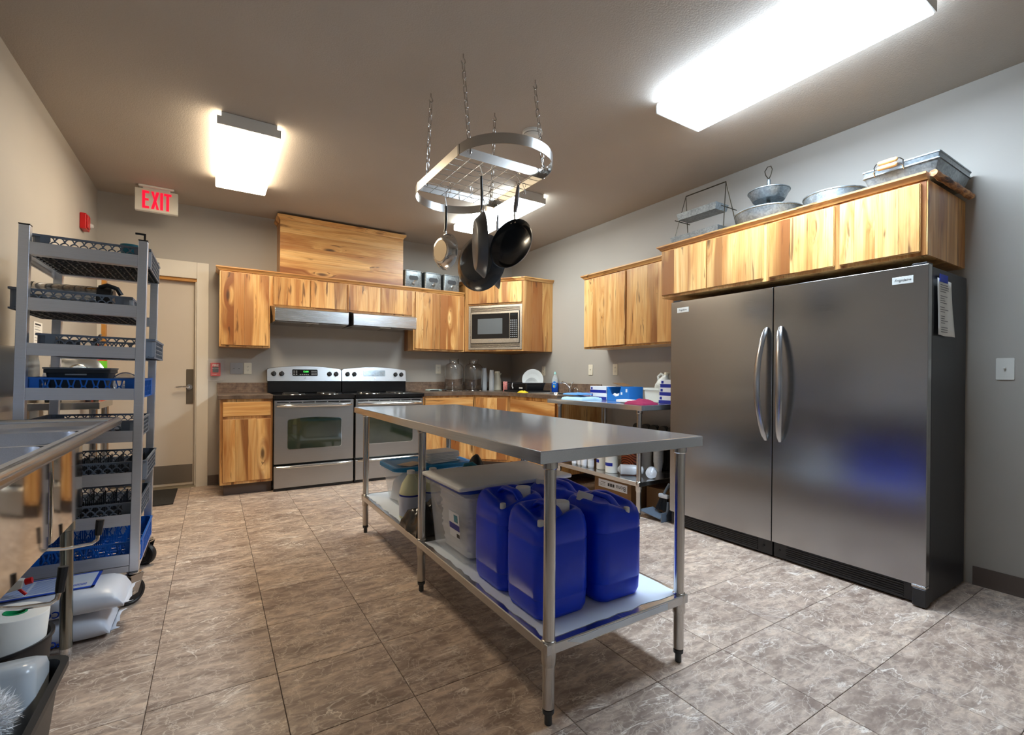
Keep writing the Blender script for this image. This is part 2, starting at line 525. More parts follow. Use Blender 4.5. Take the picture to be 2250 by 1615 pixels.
wb = G().box(XL, DX0, YB, YB + .1, -.03, ZC).box(DX0, DX1, YB, YB + .1, DZ, ZC).box(DX1, XR, YB, YB + .1, -.03, ZC)
struct(part('wall_back', wb, m_wall))
def baseb(name, poly_axis, a, b, at, sgn):
    # coved rubber base: flat face with a toe
    pr = [(0, 0.0), (0.012, 0.0), (0.008, 0.012), (0.005, 0.02), (0.005, 0.098), (0.003, 0.102), (0, 0.102)]
    g = G()
    if poly_axis == 'y': g.prism([(at + sgn * p, z) for p, z in pr], 'y', a, b)
    else: g.prism([(at + sgn * p, z) for p, z in pr], 'x', a, b)
    return struct(part(name, g, m_base))
baseb('baseboard_right', 'y', YF, 0.86, XR, -1)
baseb('baseboard_left', 'y', YF, YB, XL, 1)
baseb('baseboard_back', 'x', -0.044, 0.05, YB, -1)
# door in its varnished frame, white boards around it
d1 = struct(part('door_1', G().box(DX0 + .03, DX1 - .012, YB + .062, YB + .10, 0.018, DZ - .03), m_door, bev=.002))
part('jamb', G().box(DX0, DX0 + .03, YB + .001, YB + .10, 0, DZ), m_jamb, d1)
part('jamb', G().box(DX0 + .03, DX1, YB + .001, YB + .10, DZ - .03, DZ), m_jamb, d1)
part('jamb', G().box(DX1 - .012, DX1, YB + .001, YB + .10, 0, DZ - .0305), m_white, d1)
part('kick_plate', G().box(DX0 + .05, DX1 - .03, YB + .0575, YB + .062, .045, .225), plain('kick_plate_metal', srgb(132, 124, 114), .45, .6), d1, bev=.001)
part('threshold', G().prism([(YB - .02, 0.0), (YB + .10, 0.0), (YB + .10, .018), (YB + .02, .018), (YB - .012, .006)], 'x', DX0, DX1), plain('threshold_metal', srgb(150, 140, 122), .45, .7), d1)
m_bronze = plain('satin_bronze', srgb(120, 110, 96), .4, .7)
lp = part('lock_plate', G().box(-.232, -.172, YB + .054, YB + .062, .84, 1.19), m_bronze, d1, bev=.002)
hg = G().cyl((-.205, YB + .054, 1.01), (-.205, YB + .0, 1.01), .012).cyl((-.205, YB + .056, 1.01), (-.205, YB + .046, 1.01), .026)
hg.tube([(-.205, YB + .004, 1.01), (-.23, YB - .002, 1.012), (-.27, YB - .002, 1.012), (-.315, YB + .0, 1.008), (-.32, YB + .008, 1.006)], .0085, 10)
part('lever_handle', hg, m_chrome, d1)
cas = struct(part('trim_1', G().box(DX1, DX1 + .1, YB - .019, YB - .0005, 0, 2.27), m_white, bev=.002))
part('casing_board', G().box(XL + .001, DX1 - .0005, YB - .019, YB - .0005, DZ, 2.27), m_white, cas, bev=.002)
part('casing_board', G().box(XL + .001, DX0, YB - .019, YB - .0005, 0, DZ - .0005), m_white, cas, bev=.002)

# ================================================================== ceiling fixtures
m_pan = plain('fixture_white_enamel', srgb(214, 212, 206), .45)
def fixture(label, x0, x1, y0, y1, col, strength, grp):
    cx, cy = (x0 + x1) / 2, (y0 + y1) / 2
    t = thing('ceiling_light', label, 'ceiling light', (cx, cy, ZC), group=None)
    hw, hl = (x1 - x0) / 2, (y1 - y0) / 2
    part('housing', G().box(-hw + .03, hw - .03, -hl + .012, hl - .012, -.045, -.0005), m_pan, t, world=False, bev=.002)
    for s in (-1, 1):
        g = G().prism([(-hw + .004, -.082), (hw - .004, -.082), (hw - .004, -.030), (hw - .028, -.030), (hw - .028, -.002), (-hw + .028, -.002), (-hw + .028, -.030), (-hw + .004, -.030)], 'y', s * (hl - .012), s * hl)
        part('end_cap', g, m_pan, t, world=False, bev=.001)
    # wrap-around lens: side walls and a flat bottom
    pr = [(-hw, -.028), (-hw, -.078), (-hw + .006, -.086), (hw - .006, -.086), (hw, -.078), (hw, -.028), (hw - .004, -.028), (hw - .004, -.076), (hw - .009, -.082), (-hw + .009, -.082), (-hw + .004, -.076), (-hw + .004, -.028)]
    part('lens', G().prism(pr, 'y', -hl + .013, hl - .013), panel_light('lit_lens', col, strength, cx, hw), t, world=False)
    return t
fixture('warm white wraparound ceiling light between the exit sign and the wooden chimney box', .005, .385, 3.59, 4.83, WARM, L_WARM, 'l')
fixture('neutral white wraparound ceiling light behind the hanging pans', 2.235, 2.615, 3.585, 4.80, NEUT, L_NEUT, 'l')
fixture('long cool white wraparound ceiling light before the refrigerators', 2.265, 2.665, .765, 1.985, COOL, L_COOL, 'l')
# ================================================================== cabinets
def FB(y):      # faces the room from the back wall: (u,n,z) -> (u, y-n, z)
    return Matrix(((1, 0, 0, 0), (0, -1, 0, y), (0, 0, 1, 0), (0, 0, 0, 1)))
def FR(x):      # faces the room from the right wall: u runs along y
    return Matrix(((0, -1, 0, x), (1, 0, 0, 0), (0, 0, 1, 0), (0, 0, 0, 1)))
def FD(a, b):   # diagonal face from plan point a to plan point b
    d = (Vector(b) - Vector(a)).normalized(); n = Vector((d.y, -d.x))
    if n.y > 0 : n = -n
    return Matrix(((d.x, n.x, 0, a[0]), (d.y, n.y, 0, a[1]), (0, 0, 1, 0), (0, 0, 0, 1)))
def door(parent, M, u0, u1, z0, z1, nb=3, name='door', mat=None, horiz=False, t=0.020, n0=0.0):
    mat = mat or m_wz
    o = part(name, G().box(u0 + .002, u1 - .002, n0 + .0005, n0 + t * .5, z0 + .002, z1 - .002).xf(M), mat, parent)
    ws = [random.uniform(.7, 1.4) for _ in range(nb)]
    tot = sum(ws); acc = 0
    for i, w in enumerate(ws):
        a = acc / tot; acc += w; b = acc / tot
        if horiz: g = G().box(u0, u1, n0 + t * .5, n0 + t, z0 + (z1 - z0) * a + .0002, z0 + (z1 - z0) * b - .0002)
        else: g = G().box(u0 + (u1 - u0) * a + .0002, u0 + (u1 - u0) * b - .0002, n0 + t * .5, n0 + t, z0, z1)
        # ease the edges that lie on the outside of the door
        part('board', g.xf(M), mat, o, bev=.0012)
    # rounded lip along the top and bottom and sides
    lip = G()
    for (a0, a1, c0, c1) in ((u0 - .0015, u1 + .0015, z1, z1 + .0035), (u0 - .0015, u1 + .0015, z0 - .0035, z0)):
        lip.box(a0, a1, n0 + .001, n0 + t - .005, c0, c1)
    for (a0, a1) in ((u0 - .0035, u0), (u1, u1 + .0035)):
        lip.box(a0, a1, n0 + .001, n0 + t - .005, z0, z1)
    part('lip', lip.xf(M), mat, o, bev=.0015)
    return o
def carcass(t, M, u0, u1, z0, z1, depth, mat=None):
    part('body', G().box(u0, u1, -depth, -.019, z0, z1).xf(M), mat or m_wz, t)
    part('face_frame', G().box(u0, u1, -.019, 0, z0, z1).xf(M), mat or m_wz, t, bev=.001)
def crown(name, label, path, z0, z1, out=.032, loc=None, mat=None):
    """moulding that follows a plan polyline; it steps outwards to its left"""
    pr = [(0, z0), (.008, z0), (.012, z0 + (z1 - z0) * .25), (out * .8, z0 + (z1 - z0) * .6), (out, z0 + (z1 - z0) * .7), (out, z1), (-.02, z1), (-.02, z0)]
    P = [Vector(p) for p in path]
    rs = []
    for i, p in enumerate(P):
        ns = []
        if i > 0: d = (P[i] - P[i - 1]).normalized(); ns.append(Vector((d.y, -d.x)))
        if i < len(P) - 1: d = (P[i + 1] - P[i]).normalized(); ns.append(Vector((d.y, -d.x)))
        n = sum(ns, Vector((0, 0))) / len(ns)
        n = n / max(n.length_squared, .2)
        rs.append([(p.x + n.x * a, p.y + n.y * a, z) for a, z in pr])
    return single(name, G().rings(rs), mat or m_wx, label, 'molding', (P[0].x, P[0].y, z0))

YU = 5.475                      # face of the upper cabinets on the back wall
B = FB(YU)
t = thing('upper_cabinet', 'tall single-door hickory wall cabinet beside the white door frame', 'cabinet', (.265, YB, 1.415))
carcass(t, B, .046, .490, 1.415, 2.165, YB - YU - .001)
door(t, B, .062, .474, 1.435, 2.152, 4)
t = thing('upper_cabinet', 'short two-door hickory wall cabinet over the green-lit range', 'cabinet', (.88, YB, 1.852))
carcass(t, B, .4905, 1.2595, 1.852, 2.165, YB - YU - .001)
door(t, B, .517, .866, 1.868, 2.152, 3); door(t, B, .878, 1.246, 1.868, 2.152, 3)
t = thing('upper_cabinet', 'short two-door hickory wall cabinet over the range with pale display', 'cabinet', (1.64, YB, 1.852))
carcass(t, B, 1.260, 2.0295, 1.852, 2.165, YB - YU - .001)
door(t, B, 1.266, 1.624, 1.868, 2.152, 3); door(t, B, 1.634, 2.006, 1.868, 2.152, 3)
t = thing('upper_cabinet', 'two-door hickory wall cabinet between the range hood and the microwave', 'cabinet', (2.37, YB, 1.45))
carcass(t, B, 2.030, 2.712, 1.450, 2.165, YB - YU - .001)
door(t, B, 2.052, 2.362, 1.470, 2.152, 3); door(t, B, 2.372, 2.688, 1.470, 2.152, 3)
crown('crown_molding', 'hickory crown molding on the cabinets over the ranges', [(.046, YB - .001), (.046, YU), (2.700, YU)], 2.1655, 2.205)

# wooden box that hides the hood duct
t = thing('duct_cover', 'big hickory box that covers the hood duct up to the ceiling', 'duct cover', (1.24, YB, 2.2055))
YCv = 5.478
part('body', G().box(.580, 1.897, YCv + .0165, YB - .001, 2.2055, 2.762), m_wx, t)
zz = [2.2055, 2.345, 2.50, 2.63, 2.762]
for i in range(4):
    part('board', G().box(.578, 1.899, YCv, YCv + .016, zz[i] + .0003, zz[i + 1] - .0003), m_wx, t, bev=.001)
cr = G()
part('crown', G().rings([[(x, y, z) for x, y, z in ((.578 - o, YB - .001, zz_), (.578 - o, YCv - o, zz_), (1.899 + o, YCv - o, zz_), (1.899 + o, YB - .001, zz_))] for o, zz_ in ((.004, 2.7625), (.006, 2.772), (.028, 2.79), (.028, 2.812))]), m_wx, t)

# corner cabinet that holds the microwave
CA, CB_ = (2.7145, 5.457), (3.188, 4.815)
CLEN = (Vector(CB_) - Vector(CA)).length
D = FD(CA, CB_)
t = thing('corner_cabinet', 'tall hickory corner wall cabinet with the microwave in it', 'cabinet', (3.2, 5.35, 1.455))
# body with a bay for the oven: bottom, top, and the two flanks
pl = [(2.7145, YB - .001), CA, CB_, (XR - .001, 4.815), (XR - .001, YB - .001)]
dn = Vector((D[0][1], D[1][1]))
back_a = (CA[0] - dn.x * .42 + .0, CA[1] - dn.y * .42)
body = G()
body.prism(pl, 'z', 1.455, 1.474); body.prism(pl, 'z', 2.036, 2.318)
def slab(u0, u1, n0, n1, z0, z1): return G().box(u0, u1, n0, n1, z0, z1).xf(D)
body.merge(slab(.001, .052, -.02, -.0005, 1.474, 2.036)); body.merge(slab(CLEN - .020, CLEN - .001, -.02, -.0005, 1.474, 2.036))
body.prism([(2.7145, 5.47), (2.7145, YB - .001), (2.735, YB - .001), (2.735, 5.455)], 'z', 1.474, 2.036)
body.prism([(3.19, 4.816), (XR - .001, 4.816), (XR - .001, 4.836), (3.19, 4.836)], 'z', 1.474, 2.036)
part('body', body, m_wz, t)
for i, (a, b) in enumerate(((3.189, 3.31), (3.3105, 3.46), (3.4605, XR - .001))):
    part('side_board', G().box(a, b, 4.8060, 4.8148, 1.4555, 2.318), m_wz, t, bev=.0008)
door(t, D, CLEN * .066, CLEN * .517, 2.056, 2.306, 3); door(t, D, CLEN * .533, CLEN * .972, 2.056, 2.306, 3)
crown('crown_molding', 'hickory crown molding on the corner cabinet above the microwave', [(2.7145, YB - .005), (CA[0], CA[1]), (CB_[0], 4.806), (XR - .002, 4.806)], 2.3185, 2.358)

# wall cabinets on the right wall
R = FR(3.29)
t = thing('upper_cabinet', 'hickory wall cabinet beside the refrigerators above the small steel table', 'cabinet', (3.46, 3.2, 1.437))
part('body', G().box(3.309, XR - .001, 2.64, 3.812, 1.437, 2.165), m_wz, t)
part('face_frame', G().box(3.29, 3.309, 2.64, 3.812, 1.437, 2.165), m_wz, t, bev=.001)
door(t, R, 3.215, 3.794, 1.455, 2.152, 4); door(t, R, 2.655, 3.190, 1.455, 2.152, 4)
crown('crown_molding', 'hickory crown molding on the cabinet above the steel table', [(XR - .002, 3.812), (3.29, 3.812), (3.29, 2.612)], 2.1655, 2.205, mat=m_wy)
R = FR(3.05)
units = [('deep two-door hickory cabinet above the refrigerator next to the small steel table', 1.734, 2.596, (2.180, 2.575), (1.756, 2.163)),
         ('deep two-door hickory cabinet above the refrigerator with the taped note', .912, 1.7335, (1.331, 1.707), (.934, 1.298))]
for lab, y0, y1, da, db in units:
    t = thing('over_fridge_cabinet', lab, 'cabinet', (3.33, (y0 + y1) / 2, 1.783))
    part('body', G().box(3.069, XR - .001, y0, y1, 1.783, 2.165), m_wz, t)
    part('face_frame', G().box(3.05, 3.069, y0, y1, 1.783, 2.165), m_wz, t, bev=.001)
    door(t, R, da[0], da[1], 1.803, 2.148, 3); door(t, R, db[0], db[1], 1.803, 2.148, 4)
    if y0 < 1:
        for i, (a, b) in enumerate(((3.052, 3.20), (3.2005, 3.33), (3.3305, 3.49), (3.4905, XR - .001))):
            part('side_board', G().box(a, b, y0 - .006, y0 - .0002, 1.7835, 2.1645), m_wz, t, bev=.0008)
crown('crown_molding', 'hickory crown molding on the cabinets above the refrigerators', [(3.185, 2.596), (3.05, 2.596), (3.05, .906)], 2.1655, 2.200, .03, mat=m_wy)
# natural-edge strip on the end
rs = []
random.seed(3)
for i in range(29):
    x = 3.030 + (XR - .02 - 3.030) * i / 28
    w = .0165 + .004 * random.random(); zc = 2.184 + .002 * sin(i * .9); hh = .0145 + .004 * random.random()
    rs.append([(x, .880 - w * cos(a) * (1.0 if cos(a) > 0 else .9), zc + hh * sin(a) * (1 + .12 * sin(i * 2.1 + a * 3))) for a in [2 * pi * k / 12 for k in range(12)]])
m_bark = N('bark_edge_wood')
_n = m_bark.noise(m_bark.coords((.25, 1, 1)), 38.0, 4, .6, .8)
m_bark.link(m_bark.ramp(_n, [(0.36, srgb(66, 36, 16)), (0.5, srgb(160, 104, 56)), (0.66, srgb(214, 160, 104))]), m_bark.b.inputs['Base Color']); m_bark.set(Roughness=.6); m_bark.bump(_n, .5, .004)
single('live_edge_strip', G().rings(rs), m_bark.m, 'rough bark-edged hickory strip on the end of the cabinet above the refrigerators', 'molding', (3.33, .88, 2.17))

# ------------------------------------------------------------------ base cabinets
m_toe = m_base
YBF = 5.164
B = FB(YBF)
t = thing('base_cabinet', 'hickory base cabinet with one drawer between the door and the ranges', 'cabinet', (.272, 5.4, 0))
part('body', G().box(.054, .490, YBF + .019, YB - .001, .107, .909), m_wz, t)
part('face_frame', G().box(.054, .490, YBF, YBF + .019, .107, .909), m_wz, t, bev=.001)
part('toe_kick', G().box(.084, .490, YBF + .06, YBF + .075, .001, .1065), m_toe, t, bev=.002)
door(t, B, .077, .470, .752, .880, 1, 'drawer', m_wx, True); door(t, B, .077, .470, .135, .718, 4)
t = thing('base_cabinet', 'hickory base cabinet with drawer and two doors between the ranges and the corner', 'cabinet', (2.36, 5.4, 0))
part('body', G().box(2.034, 2.699, YBF + .019, YB - .001, .107, .909), m_wz, t)
part('face_frame', G().box(2.034, 2.699, YBF, YBF + .019, .107, .909), m_wz, t, bev=.001)
part('toe_kick', G().box(2.034, 2.699, YBF + .06, YBF + .075, .001, .1065), m_toe, t)
door(t, B, 2.060, 2.675, .752, .880, 1, 'drawer', m_wx, True)
door(t, B, 2.060, 2.362, .135, .718, 3); door(t, B, 2.374, 2.675, .135, .718, 3)
EA, EB = (2.70, YBF), (3.022, 4.842)
D2 = FD(EA, EB); EL = (Vector(EB) - Vector(EA)).length
t = thing('base_cabinet', 'hickory corner base cabinet with a diagonal door', 'cabinet', (3.2, 5.4, 0))
part('body', G().prism([(2.70, YB - .001), EA, EB, (XR - .001, 4.842), (XR - .001, YB - .001)], 'z', .107, .909), m_wz, t)
part('toe_kick', G().box(.0, EL, -.075, -.06, .001, .1065).xf(D2), m_toe, t)
door(t, D2, .03, EL - .03, .135, .880, 3)
XBF = 3.022
R = FR(XBF)
t = thing('base_cabinet', 'hickory sink base cabinet beside the small steel table', 'cabinet', (3.3, 4.37, 0))
part('body', G().box(XBF + .019, XR - .001, 3.905, 4.8415, .107, .80), m_wz, t)
part('apron_rail', G().box(XBF + .019, XBF + .04, 3.905, 4.8415, .8001, .909), m_wz, t)
part('face_frame', G().box(XBF, XBF + .019, 3.905, 4.8415, .107, .909), m_wz, t, bev=.001)
part('toe_kick', G().box(XBF + .06, XBF + .075, 3.905, 4.8415, .001, .1065), m_toe, t)
door(t, R, 3.935, 4.81, .705, .868, 1, 'drawer', m_wy, True)
door(t, R, 3.935, 4.367, .135, .675, 3); door(t, R, 4.378, 4.81, .135, .675, 3)
for i, (a, b) in enumerate(((3.025, 3.16), (3.1605, 3.33), (3.3305, 3.46), (3.4605, XR - .001))):
    part('side_board', G().box(a, b, 3.897, 3.9045, .1075, .909), m_wz, t, bev=.0008)

# ------------------------------------------------------------------ worktops with an upstand
t = thing('worktop', 'short brown laminate worktop between the door and the ranges', 'worktop', (.26, 5.45, .9095))
part('slab', G().box(.033, .490, 5.137, YB - .0205, .9095, CT), m_lam, t, bev=.003)
part('upstand', G().box(.033, .490, YB - .020, YB - .001, .9095, 1.055), m_splash, t, bev=.001)
t = thing('worktop', 'long brown laminate worktop that turns the corner to the sink', 'worktop', (2.9, 5.4, .9095))
SX0, SX1, SY0, SY1 = 3.09, 3.53, 4.02, 4.60          # hole for the sink
pg = G()
pg.prism([(2.034, YB - .0205), (2.034, 5.137), (2.693, 5.137), (2.995, 4.835), (2.995, 4.62), (XR - .0205, 4.62), (XR - .0205, YB - .0205)], 'z', .9095, CT)
pg.box(2.995, SX0, 3.885, 4.62, .9095, CT).box(SX1, XR - .0205, 3.885, 4.62, .9095, CT).box(SX0, SX1, 3.885, SY0, .9095, CT).box(SX0, SX1, SY1, 4.62, .9095, CT)
part('slab', pg, m_lam, t)
part('upstand', G().box(2.034, XR - .0205, YB - .020, YB - .001, .9095, 1.062), m_splash, t, bev=.001)
part('upstand', G().box(XR - .020, XR - .001, 3.885, YB - .001, .9095, 1.062), m_splash, t, bev=.001)
# ================================================================== range hoods
def hood(x0, x1, label):
    t = thing('range_hood', label, 'range hood', ((x0 + x1) / 2, YB, 1.69))
    y1 = YB - .001
    q = [(y1, 1.8515, 0), (5.44, 1.8515, 0), (5.305, 1.822, .022), (5.30, 1.815, .024), (5.30, 1.690, .024), (5.308, 1.684, .023), (y1, 1.684, 0)]
    part('shell', G().rings([[(x0 + .002 + o, y, z) for y, z, o in q], [(x1 - .002 - o, y, z) for y, z, o in q]]), m_ss, t, bev=.002)
    for a, b in ((x0 + .05, (x0 + x1) / 2 - .02), ((x0 + x1) / 2 + .02, x1 - .05)):
        part('filter', G().box(a, b, 5.36, 5.70, 1.679, 1.6838), m_wire, t, bev=.001)
    part('lamp_cover', G().box((x0 + x1) / 2 - .06, (x0 + x1) / 2 + .06, 5.315, 5.35, 1.678, 1.6838), m_wplast, t, bev=.002)
    return t
hood(.491, 1.2595, 'stainless range hood under the cabinet beside the tall single-door cabinet')
hood(1.2605, 2.0295, 'stainless range hood under the cabinet beside the two-door cabinet')

# ================================================================== ranges
m_panel = steel('range_panel_steel', (0.45, 0.445, 0.435), .33, 'x', .06, .015)
m_dispb = plain('black_display_glass', (.006, .006, .007), .08)
m_disps = plain('pale_display_film', srgb(176, 190, 198), .18, .3, var=.15, vscale=40)
m_coil = plain('burner_coil', (.02, .02, .021), .5, .3)
m_drip = plain('drip_bowl_chrome', (.5, .5, .5), .2, 1.0)
m_green = emis('green_clock_digits', (.08, 1.0, .12), 1.2)
m_print = plain('grey_print', srgb(150, 150, 150), .5)
def oven_window():
    k = N('oven_window_glass')
    v = k.coords()
    n = k.noise(v, 3.0, 2, .5, .4)
    k.link(k.ramp(n, [(0.3, (0.006, 0.012, 0.010)), (0.5, (0.020, 0.030, 0.016)), (0.7, (0.035, 0.036, 0.014))]), k.b.inputs['Base Color'])
    k.set(Roughness=.05, Specular__IOR__Level=.9, Coat__Weight=1.0, Coat__Roughness=.04)
    return k.m
m_owin = oven_window()
def arc_bar(x0, x1, y, z, bow, r, up=.0, n=14):
    pts = [(x0 + .004, y + bow + .0, z)]
    for i in range(n + 1):
        s = i / n
        pts.append((x0 + (x1 - x0) * s, y + bow * (1 - min(1, sin(pi * s) * 2.2)) , z + up * sin(pi * s)))
    pts.append((x1 - .004, y + bow, z))
    return pts
def kitchen_range(x0, label, pale):
    x1 = x0 + .760
    t = thing('range', label, 'range', ((x0 + x1) / 2, 5.45, 0))
    yf = 5.118
    part('body', G().box(x0, x1, yf + .045, 5.77, .03, .905), m_black, t, bev=.003)
    for sx in (x0 + .04, x1 - .04):
        for sy in (yf + .09, 5.72):
            part('foot', G().cyl((sx, sy, .001), (sx, sy, .031), .016), m_rubber, t)
    part('skirt', G().box(x0 + .004, x1 - .004, yf + .03, yf + .0449, .006, .04), m_black, t)
    # cooktop with raised rim
    ct = G().rings([[(x, y, .9055) for x, y in rrect(x0 - .001, x1 + .001, 5.088, 5.765, .012)],
                    [(x, y, .938) for x, y in rrect(x0 - .001, x1 + .001, 5.085, 5.765, .012)],
                    [(x, y, .9455) for x, y in rrect(x0 + .006, x1 - .006, 5.092, 5.758, .010)],
                    [(x, y, .9445) for x, y in rrect(x0 + .016, x1 - .016, 5.102, 5.745, .010)],
                    [(x, y, .9400) for x, y in rrect(x0 + .022, x1 - .022, 5.108, 5.735, .010)]])
    ck = part('cooktop', ct, m_black, t)
    for (cx, cy, r) in ((x0 + .20, 5.28, .098), (x1 - .20, 5.28, .075), (x0 + .20, 5.56, .075), (x1 - .20, 5.56, .098)):
        part('drip_bowl', G().lathe([(.02, .9402), (r * .8, .9402), (r * 1.02, .9440), (r * 1.12, .9452), (r * 1.14, .9420)], (cx, cy, 0), 28), m_drip, ck)
        pts = []
        turns = 4
        for i in range(turns * 18 + 1):
            a = 2 * pi * i / 18; rr = .018 + (r - .018) * i / (turns * 18)
            pts.append((cx + rr * cos(a), cy + rr * sin(a), .9500))
        part('burner_coil', G().tube(pts, .0042, 5), m_coil, ck)
    # oven door: steel skin with an arched window, vent slots above, bowed handle
    z0, z1 = .268, .892
    dr = part('oven_door', G().box(x0 + .005, x1 - .005, yf, yf + .044, z0, z1), m_panel, t, bev=.004)
    def arch(x_0, x_1, za, zb, rise, n=14, r=.018):
        p = [(x_0 + r, za), (x_1 - r, za), (x_1 - r * .3, za + r * .3), (x_1, za + r), (x_1, zb - r), (x_1 - r * .4, zb - r * .25)]
        for i in range(n + 1):
            s = i / n; p.append((x_1 - r - (x_1 - x_0 - 2 * r) * s, zb + rise * sin(pi * s)))
        return p + [(x_0 + r * .4, zb - r * .25), (x_0, zb - r), (x_0, za + r), (x_0 + r * .3, za + r * .3)]
    ax0, ax1 = x0 + .124, x1 - .130
    part('window_rim', G().prism(arch(ax0 - .004, ax1 + .004, .406, .704, .018), 'y', yf - .0022, yf - .0002), m_chrome, dr)
    part('window', G().prism(arch(ax0, ax1, .410, .700, .018), 'y', yf - .0034, yf - .0023), m_owin, dr)
    for i in range(6):
        a = x0 + .028 + i * .1178
        part('vent_slot', G().box(a, a + .106, yf - .0012, yf - .0002, .866, .875), m_black, dr)
    hp = arc_bar(x0 + .03, x1 - .03, yf - .052, .838, .050, .012)
    part('handle', G().tube(hp, .0135, 10), m_chrome_b, dr)
    dw = part('storage_drawer', G().box(x0 + .005, x1 - .005, yf, yf + .044, .032, .246), m_panel, t, bev=.004)
    hp = arc_bar(x0 + .03, x1 - .03, yf - .030, .236, .029, .012)
    part('handle', G().tube(hp, .011, 10), m_chrome_b, dw)
    # back guard: black riser, steel fascia with an arched top
    part('riser', G().box(x0 - .004, x1 - .004, 5.705, 5.765, .9462, 1.074), m_black, t, bev=.002)
    xm = (x0 + x1) / 2
    top = [(x0 - .010, 1.085), (x0 - .008, 1.072), (x1 - .004, 1.072), (x1 - .002, 1.085), (x1 - .002, 1.195), (x1 - .014, 1.210)]
    for i in range(13):
        s = i / 12; top.append((x1 - .03 - (x1 - x0 - .044) * s, 1.214 + .028 * sin(pi * s)))
    top += [(x0 + .004, 1.210), (x0 - .010, 1.195)]
    fg = G()
    pts_f = [(x, 5.700 + (z - 1.072) * .16, z) for x, z in top]; pts_b = [(x, 5.772, z) for x, z in top]
    pts_e = [(x + (xm - x) * .006, 5.694 + (z - 1.072) * .16, z + (1.14 - z) * .03) for x, z in top]
    fg.rings([pts_b, pts_f, pts_e])
    fs = part('fascia', fg, m_panel, t)
    fy = lambda z: 5.692 + (z - 1.072) * .16
    Mf = lambda x, z: frame((x, fy(z), z), (1, 0, 0), (0, .16, 1))
    dp = part('display', G().prism(rrect(-.130, .130, -.036, .036, .008), 'z', 0.0, .0028).xf(Mf(xm - .012, 1.166)), m_disps if pale else m_dispb, fs)
    if not pale:
        part('digits', text_g('12:00', .026, .0004).xf(Mf(xm - .005, 1.176) @ Matrix.Translation((0, 0, .0031))), m_green, dp)
    bt = G()
    for cx_ in (-.112, -.088, .072, .092, .112):
        for cz_ in (.016, -.004, -.022):
            bt.prism(rrect(cx_ - .008, cx_ + .008, cz_ - .0035, cz_ + .0035, .002, 2), 'z', .0029, .0033)
    for cx_ in (-.05, -.03, -.01, .01, .03):
        bt.prism(rrect(cx_ - .006, cx_ + .006, -.026, -.017, .002, 2), 'z', .0029, .0033)
    part('key_print', bt.xf(Mf(xm - .012, 1.166)), m_print, dp)
    part('badge', G().prism([(.009 * cos(2 * pi * k / 16), .009 * sin(2 * pi * k / 16)) for k in range(16)], 'z', 0, .002).xf(Mf(xm - .01, 1.108)), m_wire, fs)
    part('pilot_lamp', G().prism([(.003 * cos(2 * pi * k / 10), .003 * sin(2 * pi * k / 10)) for k in range(10)], 'z', 0, .002).xf(Mf(x0 + .218, 1.153)), m_red, fs)
    for kx in (x0 + .055, x0 + .132, x1 - .135, x1 - .062):
        kb = part('knob', G().lathe([(.024, 0), (.026, .004), (.023, .010), (.021, .022), (.017, .026)], (0, 0, 0), 20).xf(Mf(kx, 1.153)), m_blackp, fs)
        part('grip', G().box(-.006, .006, -.024, .024, .024, .034).xf(Mf(kx, 1.153)), m_blackp, kb, bev=.003)
    return t
m_chrome_b = steel('handle_steel', (.70, .68, .64), .20, 'x', .05, .01)
kitchen_range(.4945, 'stainless electric range with a green lit clock', False)
kitchen_range(1.2655, 'stainless electric range with a pale unlit display', True)

# ================================================================== microwave in its trim kit
t = thing('microwave', 'built-in stainless microwave with louvred trim in the corner cabinet', 'microwave', (2.95, 5.14, 1.476))
u0, u1, z0, z1 = CLEN * .070, CLEN * .980, 1.476, 2.028
def P(u_0, u_1, n0, n1, z_0, z_1): return G().box(u_0, u_1, n0, n1, z_0, z_1).xf(D)
tr = G()
tr.box(u0, u1, .0005, .014, z1 - .028, z1).box(u0, u1, .0005, .014, z0, z0 + .028)
tr.box(u0, u0 + .030, .0005, .014, z0 + .028, z1 - .028).box(u1 - .030, u1, .0005, .014, z0 + .028, z1 - .028)
part('trim_frame', tr.xf(D), m_ss, t, bev=.002)
part('trim_back', P(u0 + .005, u1 - .005, -.004, .0004, z0 + .005, z1 - .005), m_blackp, t)
for k in range(4):
    for zb in (z1 - .072, z0 + .034):
        part('louvre', P(u0 + .031, u1 - .031, .001, .012, zb + k * .0105, zb + k * .0105 + .0065), m_ssz, t, bev=.001)
mz0, mz1 = z0 + .084, z1 - .082
part('oven_shell', P(u0 + .045, u1 - .045, -.35, .004, mz0, mz1), m_blackp, t)
fb = part('front_frame', P(u0 + .036, u1 - .036, .0045, .020, mz0 - .004, mz1 + .004), m_ss, t, bev=.003)
part('door_glass', P(u0 + .052, u1 - .165, .0205, .024, mz0 + .052, mz1 - .022), m_dispb, fb, bev=.001)
part('window', P(u0 + .135, u1 - .255, .0243, .0252, mz0 + .110, mz1 - .085), plain('microwave_window_mesh', srgb(92, 96, 98), .3), fb)
part('control_panel', P(u1 - .158, u1 - .052, .0205, .024, mz0 + .052, mz1 - .022), m_dispb, fb, bev=.001)
kg = G()
for i in range(4):
    for j in range(9):
        a = u1 - .150 + i * .024; b = mz0 + .066 + j * .025
        kg.box(a, a + .017, .0242, .0248, b, b + .012)
part('keys', kg.xf(D), plain('key_grey', srgb(120, 122, 124), .4), fb)
part('clock', P(u1 - .148, u1 - .062, .0242, .0248, mz1 - .055, mz1 - .033), plain('clock_dark', (.01, .014, .016), .1), fb)
part('release_button', P(u1 - .150, u1 - .064, .0205, .024, mz0 + .012, mz0 + .042), m_ss, fb, bev=.002)
